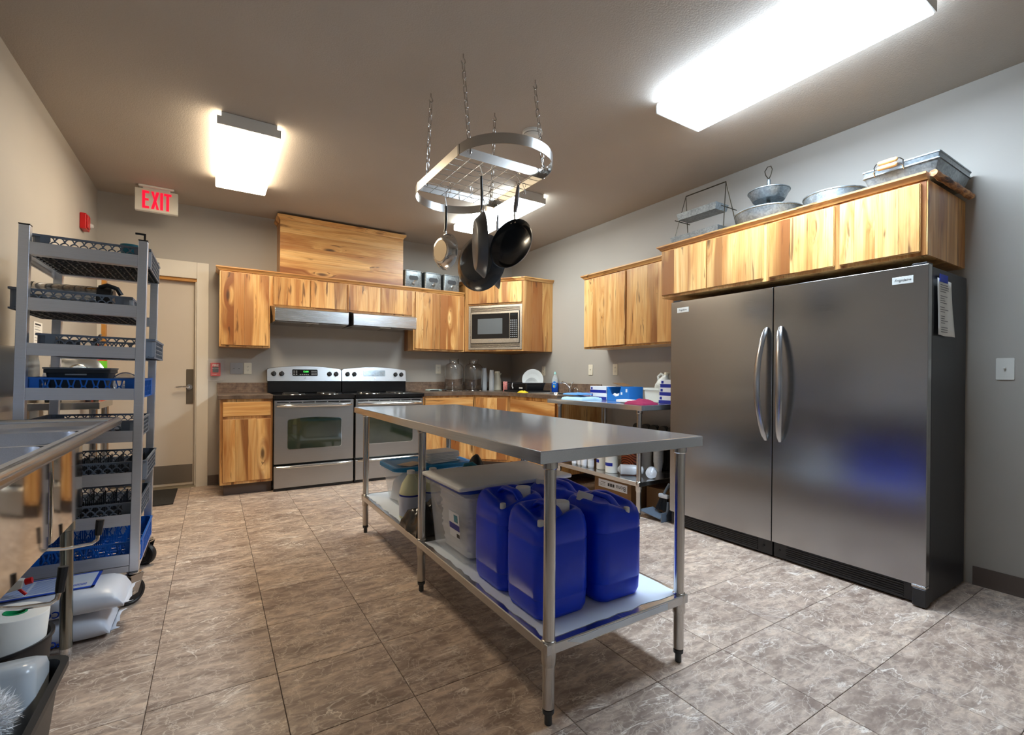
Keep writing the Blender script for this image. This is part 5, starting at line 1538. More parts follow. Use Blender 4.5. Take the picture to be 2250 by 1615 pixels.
# two folded things near the range
for i, (x, y, a, mt, lb) in enumerate(((2.335, 5.56, .2, plain('pale_green_cloth', srgb(188, 206, 202), .7), 'pale green folded cloth on the worktop behind the dark spatula'), (2.455, 5.52, -.35, plain('dark_spatula', srgb(66, 74, 76), .35), 'dark flat spatula resting on the pale cloth'))):
    if i == 0: single('folded_cloth', rbox(-.095, .095, -.06, .06, 0, .022, .02, 0, .008, 4).xf(Matrix.Translation((x, y, CT + .0006)) @ Matrix.Rotation(a, 4, 'Z')), mt, lb, 'cloth', (x, y, CT + .0006))
    else:
        t = thing('spatula', lb, 'spatula', (2.40, 5.42, CT), a + pi)
        part('blade', G().prism(rrect(-.055, .055, -.035, .035, .01, 3), 'z', 0, .004).xf(Matrix.Translation((0, -.02, .020)) @ Matrix.Rotation(.12, 4, 'Y')), mt, t, world=False)
        part('handle', G().tube([(.05, -.02, .016), (.09, -.02, .014), (.16, -.02, .010)], .0065, 8), m_blackp, t, world=False)
# dish drainer with plates
dx, dy = 3.300, 4.905
t = thing('dish_drainer', 'black plastic dish drainer with plates beside the sink', 'dish drainer', (dx, dy, CT))
part('tray', tub(dx - .185, dx + .185, dy - .245, dy + .245, CT + .0006, CT + .022, .03, .012, .003, .006), m_blackp, t)
part('basket', tub(dx - .150, dx + .150, dy - .205, dy + .215, CT + .0045, CT + .118, .03, .022, .003, .005), m_blackp, t)
part('price_label', G().box(dx - .1505, dx - .149, dy - .115, dy - .040, CT + .045, CT + .083).xf(Matrix.Translation((.012, 0, 0)) @ Matrix()), m_paper, t)
part('hook', G().tube([(dx - .162, dy + .075, CT + .112), (dx - .170, dy + .072, CT + .070), (dx - .164, dy + .060, CT + .040), (dx - .156, dy + .066, CT + .060)], .004, 6), m_wplast, t)
def plate_thing(x, y, z, r, rot, label):
    t = thing('plate', label, 'plate', (x, y, z), rot=rot)
    part('disc', G().lathe([(0, 0), (r * .55, 0), (r * .62, .004), (r * .95, .016), (r, .018), (r * .985, .021), (r * .93, .019), (r * .60, .008), (r * .54, .005), (0, .005)], (0, 0, 0), 40), plain('white_glaze', srgb(206, 208, 206), .2) if 'm_glaze' not in globals() else m_glaze, t, world=False, smooth=50)
    return t
m_glaze = plain('white_glaze', srgb(206, 208, 206), .2)
plate_thing(dx + .04, dy - .075, CT + .020 + .132, .132, (radians(82), 0, radians(-35)), 'large white plate standing in the black dish drainer')
plate_thing(dx - .01, dy - .125, CT + .020 + .080, .080, (radians(80), 0, radians(-35)), 'small white bowl plate standing before the large plate')
single('seasoning_packet', rbox(-.028, .028, -.010, .010, 0, .125, .004, 0, .003, 2).xf(Matrix.Translation((3.16, 5.19, CT + .0006)) @ Matrix.Rotation(-.5, 4, 'Z')), plain('red_white_print', srgb(196, 120, 112), .5, var=.4, vscale=60), 'small red and white carton beside the dish drainer', 'carton', (3.16, 5.19, CT))
# drop-in sink and faucet
m_bowl = steel('kitchen_sink_steel', (.62, .62, .62), .24, 'x', .06, .01)
t = thing('kitchen_sink', 'small stainless drop-in sink in the worktop', 'sink', (3.31, 4.31, CT))
ring = lambda o, z: [(x, y, z) for x, y in rrect(SX0 + o, SX1 - o, SY0 + o, SY1 - o, .045, 5)]
part('rim', G().rings([ring(-.018, CT + .0004), ring(-.016, CT + .004), ring(.004, CT + .004), ring(.006, CT + .0004)], True, True, True), m_bowl, t)
part('bowl', G().rings([ring(.006, CT + .002), ring(.012, CT - .02), ring(.022, CT - .125), ring(.06, CT - .140)], False, True), m_bowl, t)
t = thing('faucet', 'chrome single-lever faucet behind the drop-in sink', 'faucet', (3.562, 4.375, CT))
part('base', G().lathe([(.024, .0006), (.024, .006), (.017, .012), (.016, .055)], (0, 0, 0), 20), m_chrome, t, world=False)
part('spout', G().tube([(0, 0, .045), (-.020, .010, .085), (-.050, .022, .120), (-.085, .034, .132), (-.105, .042, .118)], .0105, 10), m_chrome, t, world=False)
part('lever', G().tube([(0, 0, .055), (.004, -.018, .090), (.000, -.045, .125), (-.004, -.060, .136)], .007, 8, rs=[.012, .009, .0065, .008]), m_chrome, t, world=False)
t = thing('side_sprayer', 'chrome side sprayer beside the faucet', 'sprayer', (3.566, 4.235, CT))
part('holder', G().lathe([(.018, .0006), (.018, .006), (.012, .010), (.012, .040)], (0, 0, 0), 16), m_chrome, t, world=False)
part('head', G().tube([(0, 0, .040), (-.006, .004, .058), (-.022, .012, .066), (-.036, .018, .058)], .010, 8), m_chrome, t, world=False)
t = thing('dish_soap', 'clear bottle of blue dish soap behind the sink', 'bottle', (3.560, 4.665, CT), -.9)
def oval(prof, asp=.62, n=24):
    g = G(); return g.rings([[(max(r, .0005) * cos(2 * pi * k / n), max(r, .0005) * asp * sin(2 * pi * k / n), z) for k in range(n)] for r, z in prof])
m_soap = plain('blue_soap', (.004, .06, .42), .12, spec=.6)
part('soap', oval([(.036, .0006), (.041, .006), (.043, .06), (.042, .120)]), m_soap, t, world=False)
part('bottle_top', oval([(.042, .1202), (.039, .150), (.027, .192), (.014, .214), (.013, .222)]), clearp('clear_bottle', .3, (.75, .85, .9), .08), t, world=False)
part('cap', oval([(.014, .2222), (.0145, .238), (.008, .246), (.006, .258)], 1.0, 14), plain('mint_cap', srgb(170, 226, 220), .4), t, world=False)
lbp = part('label', G().prism([(.026 * cos(a) * 1.0, .095 + .042 * sin(a)) for a in [2 * pi * k / 20 for k in range(20)]], 'y', -.0290, -.0272), plain('soap_label_blue', srgb(24, 120, 205), .4), t, world=False)
part('lemon_print', G().prism([(-.006 + .010 * cos(a) * .7, .075 + .018 * sin(a)) for a in [2 * pi * k / 14 for k in range(14)]], 'y', -.0300, -.0291), plain('lemon_yellow', srgb(232, 205, 40), .5), lbp, world=False)
part('brand_print', text_g('Dawn', .017, .0003, bold=.0004).xf(frame((0, -.0294, .112), (1, 0, 0), (0, 0, 1))), m_wplast, lbp, world=False)
single('yellow_cloth', lump(3.035, 3.13, 4.60, 4.72, CT + .0008, .022, 2, 12, 12, .7, 4, .5), plain('yellow_sponge_cloth', srgb(222, 190, 40), .8), 'crumpled yellow cloth at the worktop edge', 'cloth', (3.08, 4.66, CT), smooth=60)

# ================================================================== on the small steel table
Z2 = ZT2 + .0006
m_tow1 = plain('blue_towel', srgb(92, 148, 206), .9, bump=.6, bscale=300); m_tow2 = plain('pale_blue_towel', srgb(170, 204, 226), .9, bump=.6, bscale=300)
single('towel', lump(2.925, 3.20, 3.42, 3.745, Z2, .030, 5, 18, 18, .45, 4, .35, .2), m_tow2, 'pale blue towel under the darker blue one on the small table', 'towel', (3.06, 3.58, Z2), smooth=60)
single('towel', lump(2.955, 3.17, 3.53, 3.755, Z2 + .046, .018, 8, 16, 16, .3, 3, .35, .2), m_tow1, 'mid blue folded towel on top of the pale blue one', 'towel', (3.06, 3.64, Z2 + .046), smooth=60)
single('dark_cloth', lump(3.24, 3.50, 3.60, 3.85, Z2, .085, 12, 18, 18, .5, 5, .6, .5), plain('plum_grey_cloth', srgb(112, 96, 118), .85), 'plum and grey cloth heap against the wall', 'cloth', (3.37, 3.72, Z2), smooth=60)
def carton(name, label, x0, x1, y0, y1, z0, z1, base, band=None, text=None, cat='carton'):
    t = thing(name, label, cat, ((x0 + x1) / 2, (y0 + y1) / 2, z0))
    b = part('box', G().box(x0, x1, y0, y1, z0, z1), base, t, bev=.0015)
    if band:
        part('print_band', G().box(x0 - .0012, x0 - .0002, y0 + .001, y1 - .001, z0 + .001, z0 + (z1 - z0) * .45), band, b)
        part('print_square', G().box(x0 - .0014, x0 - .0002, y1 - .035, y1 - .012, z0 + (z1 - z0) * .52, z0 + (z1 - z0) * .86), band, b)
    if text: part('lettering', text_g(text, .014, .0003).xf(frame((x0 - .0016, (y0 + y1) / 2 - .03, z0 + (z1 - z0) * .22), (0, -1, 0), (0, 0, 1))), m_wcart, b)
    return t
carton('glove_box', 'lower white and navy glove carton of the pair beside the blue carton', 3.20, 3.33, 3.375, 3.605, Z2, Z2 + .066, m_wcart, m_navy)
carton('glove_box', 'upper white and navy glove carton of the pair beside the blue carton', 3.205, 3.335, 3.385, 3.615, Z2 + .0665, Z2 + .132, m_wcart, m_navy)
for k, lb in enumerate(('bottom white and navy carton of the stack of three by the refrigerator', 'middle white and navy carton of the stack of three by the refrigerator', 'top white and navy carton of the stack of three by the refrigerator')):
    carton('glove_box', lb, 3.235 + .006 * k, 3.36, 2.628, 2.772 - .003 * k, Z2 + k * .0685, Z2 + k * .0685 + .068, m_wcart, m_navy)
t = thing('open_carton', 'blue carton torn open at the front with white liners', 'carton', (3.29, 3.225, Z2))
g = G()
x0, x1, y0, y1, z1 = 3.20, 3.38, 3.082, 3.365, Z2 + .135
g.prism([(y0, Z2), (y1, Z2), (y1, Z2 + .130), (y1 - .02, Z2 + .120), (y1 - .06, Z2 + .060), (y1 - .11, Z2 + .040), (y0 + .13, Z2 + .050), (y0 + .10, z1), (y0, z1)], 'x', x0, x0 + .003)
g.box(x1 - .003, x1, y0, y1, Z2, z1).box(x0 + .003, x1 - .003, y0, y0 + .003, Z2, z1).box(x0 + .003, x1 - .003, y1 - .003, y1, Z2, Z2 + .130).box(x0 + .003, x1 - .003, y0 + .003, y1 - .003, Z2, Z2 + .003).box(x0 + .003, x1 - .003, y0 + .003, y0 + .10, z1 - .003, z1)
part('carton', g, m_bluebx, t)
part('flap', G().box(x0 + .02, x1 - .01, y0 + .10, y0 + .24, z1 + .001, z1 + .003).xf(Matrix.Translation((0, y0 + .10, z1)) @ Matrix.Rotation(.22, 4, 'X') @ Matrix.Translation((0, -y0 - .10, -z1))), m_card, t)
part('liners', lump(x0 + .006, x1 - .006, y0 + .01, y1 - .008, Z2 + .004, .062, 6, 14, 14, .4, 5, .3, .15), m_wcart, t)
part('white_sticker', G().box(x0 - .001, x0 - .0002, y0 + .022, y0 + .042, Z2 + .085, Z2 + .115), m_wcart, t)
part('white_mark', G().box(x0 - .001, x0 - .0002, y0 + .085, y0 + .105, Z2 + .060, Z2 + .083), m_wcart, t)
t = thing('foam_tray', 'shallow white tray lying before the white bucket', 'tray', (3.06, 2.965, Z2))
part('dish', tub(3.00, 3.12, 2.875, 3.055, Z2, Z2 + .026, .03, .018, .002, .004), m_wcart, t)
t = thing('white_bucket', 'white plastic tub with a milk jug in it by the refrigerator', 'tub', (3.38, 2.93, Z2))
part('tub', tub(3.29, 3.49, 2.800, 3.005, Z2, Z2 + .130, .03, .012, .003, .005), plain('milky_plastic', srgb(222, 224, 214), .4), t)
t = thing('milk_jug', 'translucent white jug that leans in the white tub', 'jug', (3.39, 2.90, Z2 + .030), rot=(.30, 0, .3))
part('bottle', rbox(-.062, .062, -.060, .060, .0, .135, .03, .004, .01), plain('milk_plastic', srgb(224, 224, 216), .35), t, world=False)
part('shoulder', G().lathe([(.064, .1352), (.060, .16), (.036, .200), (.020, .215), (.020, .230)], (0, 0, 0), 20), plain('milk_plastic_top', srgb(222, 222, 214), .35), t, world=False, smooth=50)
part('cap', G().lathe([(.023, .228), (.023, .246), (.020, .248)], (0, 0, 0), 16), m_cream, t, world=False)
part('handle', G().tube([(0, .050, .150), (0, .070, .19), (0, .052, .222), (0, .022, .214)], .011, 8), plain('milk_plastic_grip', srgb(222, 222, 214), .35), t, world=False)
single('red_cloth', lump(2.89, 3.09, 2.640, 2.850, Z2, .040, 9, 16, 16, .5, 4, .5, .4), plain('burgundy_cloth', srgb(140, 32, 70), .9, bump=.4, bscale=250), 'crumpled burgundy cloth near the refrigerator', 'cloth', (2.99, 2.74, Z2), smooth=60)
# on its lower shelf
Z3 = ZS2 + .0006
for i, (x, y) in enumerate(((2.955, 3.545), (2.965, 3.475), (2.960, 3.410), (2.975, 3.338))):
    lathe_thing('pill_bottle', ('small white bottle nearest the table leg in the row of four', 'small white bottle second from the table leg in the row', 'small white bottle third from the table leg in the row', 'small white bottle next to the blue-labelled canisters')[i], 'bottle', x, y, Z3, [('bottle', [(.026, 0), (.029, .004), (.029, .085), (.020, .100), (.018, .112)], clearp('frosted_bottle', .6, (.85, .87, .88), .2)), ('cap', [(.021, .1122), (.021, .130), (.018, .132)], m_wplast), ('label', [(.0296, .014), (.0298, .016), (.0298, .070), (.0296, .072)], m_wcart)], 20)
for (x, y, lb) in ((3.035, 3.245, 'white canister with a blue stripe next to the small bottles'), (2.995, 3.085, 'white canister with a blue stripe next to the brown bag')):
    t = thing('wipes_canister', lb, 'canister', (x, y, Z3), 2.6 if y > 3.2 else 3.3)
    part('can', G().lathe([(.052, 0), (.056, .003), (.056, .150), (.053, .154)], (0, 0, 0), 28), m_wplast, t, world=False)
    part('lid', G().lathe([(.057, .1545), (.057, .168), (.050, .174), (0, .175)], (0, 0, 0), 28), m_wplast, t, world=False)
    g = G()
    n = 12
    rs = [[(.0572 * cos(a), .0572 * sin(a), z) for z in (.062, .090)] for a in [-.75 + 1.5 * k / n for k in range(n + 1)]]
    g.add([p for r in rs for p in r], [(2 * k, 2 * k + 2, 2 * k + 3, 2 * k + 1) for k in range(n)])
    part('stripe', g, m_navy, t, world=False)
t = thing('snack_bag', 'brown and orange striped bag behind the wrapped cups', 'bag', (3.24, 3.10, Z3))
k_ = N('striped_bag_print')
wv_ = k_.n.new('ShaderNodeTexWave'); wv_.wave_type = 'RINGS'; wv_.inputs['Scale'].default_value = 14.0; wv_.inputs['Distortion'].default_value = 3.0
k_.link(k_.coords(), wv_.inputs['Vector']); k_.link(k_.ramp(wv_.outputs['Fac'], [(0.4, srgb(84, 40, 26)), (0.6, srgb(176, 92, 62))]), k_.b.inputs['Base Color']); k_.set(Roughness=.35)
part('pouch', rbox(3.19, 3.29, 3.00, 3.19, Z3, Z3 + .235, .04, 0, .03, 5), k_.m, t, smooth=60)
part('white_print', G().box(3.1885, 3.1898, 3.08, 3.15, Z3 + .15, Z3 + .165), m_wcart, t)
m_wrap = clearp('clear_wrap', .35, (.9, .92, .95), .2)
def cup_sleeve(p0, p1, label):
    p0, p1 = Vector(p0), Vector(p1); d = (p1 - p0).normalized(); L = (p1 - p0).length
    t = thing('cup_sleeve', label, 'cups', (p0 + p1) / 2 - Vector((0, 0, .046)))
    Ms = Matrix.Translation(p0) @ Vector((0, 0, 1)).rotation_difference(d).to_matrix().to_4x4()
    nk = 8
    for k in range(nk):
        z = k * (L - .085) / (nk - 1)
        part('cup', G().lathe([(.029, z), (.030, z + .002), (.0425, z + .080), (.0445, z + .0815), (.0445, z + .085), (.041, z + .0845)], (0, 0, 0), 22).xf(Ms), m_wcart, t)
    part('wrap', G().lathe([(.020, -.012), (.032, -.004), (.0455, .08), (.0458, L + .001), (.030, L + .012), (.012, L + .028)], (0, 0, 0), 18).xf(Ms), m_wrap, t)
cup_sleeve((3.115, 2.840, Z3 + .047), (2.985, 2.965, Z3 + .047), 'wrapped sleeve of white foam cups behind the table leg')
cup_sleeve((3.195, 2.800, Z3 + .047), (3.085, 2.715, Z3 + .047), 'wrapped sleeve of white foam cups nearest the refrigerator')
t = thing('cup_stack', 'tall upright stack of ribbed white cups on the lower shelf', 'cups', (3.40, 2.91, Z3))
for k in range(14):
    z = k * .0125
    part('cup', G().lathe([(.030, z), (.042, z + .078), (.0445, z + .080), (.0445, z + .085), (.041, z + .0845)], (0, 0, 0), 22), m_wcart, t, world=False)
lathe_thing('paper_roll', 'plain white roll standing beside the tall cup stack', 'roll', 3.375, 3.045, Z3, [('roll', [(.058, 0), (.060, .003), (.060, .235), (.057, .238)], m_paper), ('core', [(.021, .2382), (.021, .2390)], m_card)])
t = thing('serving_trays', 'row of dark round-topped trays standing at the back of the lower shelf', 'trays', (3.50, 3.12, Z3))
for i in range(5):
    y = 2.84 + i * .105
    g = G().prism([(y + .050 * cos(a), (Z3 + .35) + .050 * sin(a)) for a in [pi * k / 12 for k in range(13)]] + [(y - .050, Z3 + .001), (y + .050, Z3 + .001)], 'x', 3.485, 3.535)
    part('tray', g, plain('dark_tray', (.030, .028, .026), .4) if 'm_dtray' not in globals() else m_dtray, t, bev=.006)
    m_dtray = t.children[0].data.materials[0] if t.children else None
# below it on the floor
t = thing('product_box', 'brown carton with an upside-down Bona label under the small table', 'box', (3.22, 3.12, .0005))
pb = part('carton', G().box(3.03, 3.42, 2.885, 3.345, .0005, .225), m_card, t, bev=.003)
lb = part('label_strip', G().box(3.0285, 3.0298, 2.93, 3.29, .135, .205), m_wcart, pb)
part('lettering', text_g('Bona', .058, .0004).xf(frame((3.0279, 3.005, .170), (0, 1, 0), (0, 0, -1))), m_ink, lb)
for i in range(3):
    part('pictogram', G().box(3.0276, 3.0283, 3.085 + i * .030, 3.108 + i * .030, .157, .185), m_ink, lb)
part('fine_print', G().box(3.0276, 3.0283, 3.20, 3.26, .178, .186).box(3.0276, 3.0283, 3.20, 3.275, .164, .168).box(3.0276, 3.0283, 3.20, 3.27, .152, .156), m_print, lb)
single('cardboard_box', G().box(3.16, 3.46, 2.53, 2.83, .0005, .21), m_card, 'plain brown cardboard box behind the hand broom', 'box', (3.31, 2.68, .0005), bev=.002)
t = thing('dustpan', 'grey dustpan leaning in front of the cardboard box', 'dustpan', (3.05, 2.60, .0))
g = G().prism([(2.96, 2.735), (3.13, 2.735), (3.10, 2.525), (2.99, 2.525)], 'z', .055, .060)
g.xf(Matrix.Translation((0, 2.735, .055)) @ Matrix.Rotation(.17, 4, 'X') @ Matrix.Translation((0, -2.735, -.055)))
part('pan', g, plain('dustpan_grey', srgb(104, 116, 130), .45), t)
part('back_wall', G().box(2.985, 3.105, 2.518, 2.526, .003, .075), plain('dustpan_back', srgb(92, 104, 118), .45), t)
part('handle', G().tube([(3.045, 2.525, .060), (3.04, 2.505, .095), (3.035, 2.498, .16)], .010, 8), plain('dustpan_grip', srgb(92, 104, 118), .45), t)
t = thing('hand_broom', 'hand broom with dark bristles and a white collar standing by the dustpan', 'broom', (3.09, 2.59, .062))
g = G(); random.seed(21)
for i in range(120):
    a = random.uniform(-.035, .035); b = random.uniform(-.010, .010)
    g.tube([(3.09 + b, 2.585 + a, .175), (3.088 + b * 2.2, 2.585 + a * 2.1 + .012, .062 + random.uniform(0, .012))], .0016, 3)
part('bristles', g, plain('dark_bristles', srgb(40, 44, 50), .6), t, kind='stuff')
part('collar', rbox(3.072, 3.108, 2.538, 2.632, .170, .200, .012, 0, .005), m_wcart, t)
part('handle', G().tube([(3.09, 2.585, .200), (3.10, 2.57, .24), (3.115, 2.55, .29)], .011, 8), plain('broom_handle', srgb(120, 130, 140), .4), t)
# ================================================================== galvanised ware above the refrigerators
ZK = 2.166
m_dwire = plain('dark_bronze_wire', (.055, .045, .030), .4, .8)
t = thing('tier_stand', 'two-tier stand of galvanised trays on a dark wire A-frame', 'tray stand', (3.31, 2.42, ZK))
def tray_g(x0, x1, y0, y1, z0, h, tp=.012):
    ring = lambda o, z: [(x, y, z) for x, y in ((x0 + o, y0 + o), (x1 - o, y0 + o), (x1 - o, y1 - o), (x0 + o, y1 - o))]
    return G().rings([ring(tp, z0), ring(0, z0 + h), ring(.002, z0 + h), ring(tp + .002, z0 + .002)])
part('upper_tray', tray_g(3.232, 3.395, 2.235, 2.600, 2.448, .050), m_galv, t)
part('lower_tray', tray_g(3.200, 3.425, 2.195, 2.635, ZK + .085, .055), m_galv, t)
for y in (2.205, 2.570):
    ap = (3.312, y, 2.655); s = 1 if y > 2.4 else -1
    part('leg_frame', G().tube([(3.195, y + s * .055, ZK + .003), ap, (3.430, y + s * .055, ZK + .003)], .0042, 7), m_dwire, t)
    part('tray_bar', G().cyl((3.215, y + s * .03, 2.444), (3.405, y + s * .03, 2.444), .0035, n=6), m_dwire, t)
    part('tray_bar', G().cyl((3.20, y + s * .045, ZK + .081), (3.42, y + s * .045, ZK + .081), .0035, n=6), m_dwire, t)
part('top_bar', G().cyl((3.312, 2.205, 2.655), (3.312, 2.570, 2.655), .0048, n=8), m_dwire, t)
t = thing('tier_stand', 'two-tier stand of round galvanised dishes with a wire loop on top', 'tray stand', (3.335, 1.885, ZK))
part('lower_dish', G().lathe([(.165, .0005), (.170, .004), (.218, .150), (.224, .153), (.224, .159), (.214, .157), (.166, .008), (0, .007)], (0, 0, 0), 48), m_galv, t, world=False, smooth=40)
part('stem', G().lathe([(.014, .0075), (.013, .02), (.013, .395), (.009, .40)], (0, 0, 0), 16), m_galv, t, world=False)
part('upper_dish', G().lathe([(.014, .245), (.100, .245), (.104, .249), (.132, .305), (.137, .307), (.137, .312), (.128, .310), (.101, .252), (.014, .249)], (0, 0, 0), 40), m_galv, t, world=False, smooth=40)
part('loop', G().tube([(0, 0, .40), (0, .022, .435), (0, .030, .465), (0, .010, .492), (0, -.014, .490), (0, -.024, .465), (0, -.016, .432), (0, -.002, .405)], .0032, 7), m_dwire, t, world=False)
t = thing('round_tub', 'round galvanised tub between the round-dish stand and the rectangular caddy', 'tub', (3.37, 1.475, ZK))
part('tub', G().lathe([(.155, .0005), (.159, .004), (.172, .150), (.177, .153), (.177, .160), (.168, .157), (.155, .008), (0, .007)], (0, 0, 0), 48), m_galv, t, world=False, smooth=40)
t = thing('serving_caddy', 'rectangular galvanised caddy with wooden bail handles at the cabinet end', 'caddy', (3.33, 1.05, 2.202))
ring = lambda o, z: [(x, y, z) for x, y in rrect(3.095 + o, 3.585 - o, .872 + o, 1.215 - o, .01, 2)]
part('body', G().rings([ring(.030, 2.203), ring(.006, 2.277), ring(0, 2.277), ring(0, 2.283), ring(.006, 2.285), ring(.003, 2.306), ring(-.001, 2.308), ring(-.001, 2.314), ring(.006, 2.314), ring(.033, 2.206)]), m_galv, t)
m_grip = plain('pale_wood_grip', srgb(232, 184, 128), .5, var=.08, vscale=30)
for dz, dxx in ((.0, 0), (.030, .008)):
    pts = [(3.090, 1.150, 2.268), (3.070 + dxx, 1.150, 2.285 + dz), (3.062 + dxx, 1.138, 2.297 + dz)]
    pts2 = [(3.090, 1.020, 2.268), (3.070 + dxx, 1.020, 2.285 + dz), (3.062 + dxx, 1.032, 2.297 + dz)]
    b = part('bail', G().tube(pts, .003, 6).tube(pts2, .003, 6).cyl(pts[2], pts2[2], .003, n=6), m_wire, t)
    part('grip', G().lathe([(.006, 0), (.011, .006), (.0125, .045), (.011, .084), (.006, .090)], (0, 0, 0), 14).xf(frame((3.062 + dxx, 1.130, 2.297 + dz), (1, 0, 0), (0, 0, 1)) @ Matrix()), m_grip, b)

# ================================================================== things in the dish racks
ang = radians(1.0)
def oncart(x, z): return CXc + x + z * sin(ang)
def rz_of(lv): return LV[lv] - .052 + .0145
z = rz_of(0)
lathe_thing('drinking_cup', 'teal plastic cup in the top dish rack', 'cup', oncart(.150, z), 3.14, z, [('cup', [(.034, .0008), (.036, .004), (.044, .105), (.042, .106), (.034, .008), (0, .007)], plain('teal_plastic', srgb(24, 110, 130), .35))])
lathe_thing('drinking_cup', 'pale green cup beside the teal cup', 'cup', oncart(.165, z), 3.25, z, [('cup', [(.034, .0008), (.036, .004), (.044, .118), (.042, .119), (.034, .008), (0, .007)], plain('mint_plastic', srgb(170, 210, 196), .35))])
single('orange_lid', rbox(-.03, .03, -.02, .02, 0, .05, .008, 0, .004).xf(Matrix.Translation((oncart(-.03, z), 3.20, z + .001)) @ Matrix.Rotation(.6, 4, 'Z')), plain('orange_plastic', srgb(236, 160, 40), .4), 'small orange plastic block in the top dish rack', 'block', (oncart(-.03, z), 3.2, z))
z = rz_of(1)
t = thing('coffee_urn', 'steel urn with black ends lying in a dish rack', 'urn', (oncart(-.06, z), 3.22, z))
cz = z + .071
Mx = lambda x, zc: Matrix.Translation((x, 3.20, zc)) @ Matrix.Rotation(pi / 2, 4, 'Y')
part('shell', G().lathe([(.068, 0), (.068, .235)], (0, 0, 0), 36).xf(Mx(oncart(-.215, z), cz)), m_pansteel, t)
part('end_band', G().lathe([(.064, 0), (.0700, .003), (.0700, .022), (.064, .024)], (0, 0, 0), 36).xf(Mx(oncart(-.240, z), cz)), m_blackp, t)
part('base', G().lathe([(.070, 0), (.070, .055), (.064, .062)], (0, 0, 0), 36).xf(Mx(oncart(.021, z), cz)), m_blackp, t)
part('handle', G().tube([(oncart(.03, z), 3.17, cz + .064), (oncart(.06, z), 3.15, cz + .074), (oncart(.10, z), 3.15, cz + .060), (oncart(.115, z), 3.16, cz + .030)], .011, 8), m_blackp, t)
z = rz_of(2)
lathe_thing('black_cup', 'black tumbler lying low in the rack that juts out', 'cup', oncart(-.09, z), 3.20, z, [('cup', [(.032, .0008), (.034, .004), (.038, .045), (.036, .046), (.030, .008), (0, .007)], m_blackp)])
z = rz_of(3)
t = thing('black_bin', 'dark blue-black plastic bin with a grey rim in the blue rack', 'bin', (oncart(-.04, z), 3.22, z))
bx0, bx1 = oncart(-.155, z), oncart(.085, z)
m_bin = plain('ink_blue_plastic', (.018, .03, .045), .4)
part('bin', tub(bx0, bx1, 3.10, 3.34, z + .0008, z + .128, .02, .018, .003, .004), m_bin, t)
ring = lambda o, zz: [(x, y, zz) for x, y in rrect(bx0 + o, bx1 - o, 3.10 + o, 3.34 - o, .02, 5)]
part('rim', G().rings([ring(-.007, z + .1285), ring(-.007, z + .136), ring(.004, z + .136), ring(.004, z + .1285)], True, True, True), plain('grey_rim', srgb(112, 122, 134), .45), t)
part('grip', rbox(bx0 + .075, bx1 - .085, 3.0955, 3.103, z + .098, z + .106, .003, 0, .002, 2), plain('grey_grip', srgb(150, 160, 172), .4), t)
t = thing('wire_sieve', 'round wire sieve beside the black bin in the blue rack', 'sieve', (oncart(.14, z), 3.22, z))
part('hoop', G().tube([(oncart(.135, z) + .055 * cos(a), 3.22, z + .058 + .055 * sin(a)) for a in [2 * pi * k / 24 for k in range(24)]], .003, 6, True), m_wire, t)
part('mesh_bowl', G().lathe([(.053, 0), (.048, .025), (.030, .042), (0, .048)], (0, 0, 0), 24, cap0=False).xf(Matrix.Translation((oncart(.135, z), 3.22, z + .058)) @ Matrix.Rotation(-pi / 2, 4, 'X')), clearp('fine_wire_mesh', .55, (.4, .4, .38), .4), t)

# ================================================================== along the left wall behind the cart
single('steel_wall_panel', G().box(XL + .001, XL + .005, 2.965, 3.76, .105, 1.285), m_sink, 'flat stainless panel on the left wall behind the cart', 'wall panel', (XL, 3.36, .105), bev=.001)
t = thing('notice', 'white printed notice on the left wall behind the cart', 'notice', (XL, 4.045, 1.36))
part('sheet', G().box(XL + .0005, XL + .0015, 3.96, 4.13, 1.258, 1.457), m_paper, t)
g = G()
for k in range(9): g.box(XL + .0016, XL + .0020, 3.98, 4.07 + .03 * ((k * 7) % 3) / 2, 1.425 - k * .017, 1.429 - k * .017)
part('printed_lines', g, m_print, t)
part('heading', G().box(XL + .0016, XL + .0020, 3.985, 4.10, 1.437, 1.447), m_ink, t)
t = thing('fire_extinguisher', 'red fire extinguisher with a black valve on the left wall', 'fire extinguisher', (XL + .095, 5.17, .90))
part('cylinder', G().lathe([(.066, 0), (.070, .006), (.070, .395), (.060, .430), (.030, .452), (.022, .458)], (0, 0, 0), 28), m_red, t, world=False, smooth=50)
part('label', G().lathe([(.0708, .28), (.0710, .282), (.0710, .345), (.0708, .347)], (0, 0, 0), 28, cap0=False, cap1=False), plain('green_label', srgb(110, 200, 50), .4), t, world=False)
part('valve', G().lathe([(.020, .4585), (.022, .50), (.018, .53)], (0, 0, 0), 14), m_blackp, t, world=False)
part('lever', G().tube([(0, 0, .525), (.02, -.03, .545), (.04, -.075, .560)], .008, 8).tube([(0, 0, .515), (.02, -.03, .515), (.045, -.08, .520)], .007, 8), m_blackp, t, world=False)
part('gauge', G().cyl((.018, -.010, .490), (.040, -.018, .490), .020, n=18), m_wire, t, world=False)
part('bracket', G().box(-.0945, -.072, -.03, .03, .25, .36), m_wire, t, world=False)
t = thing('towel_dispenser', 'white paper towel dispenser on the left wall above the steel stand', 'dispenser', (XL, 3.49, 1.02))
part('case', G().rings([[(XL + .0060 + d, y, zq) for y, zq in rrect(3.38 + o, 3.60 - o, 1.02 + o, 1.285 - o, .05, 5)] for d, o in ((0, 0), (.08, .004), (.105, .02), (.115, .05))]), m_wplast, t, smooth=50)
m_prep = steel('prep_steel', (.60, .57, .52), .2, 'y', .06, .01)
t = thing('slicer_stand', 'narrow stainless stand against the left wall under the slicer', 'table', (-.74, 3.95, 0))
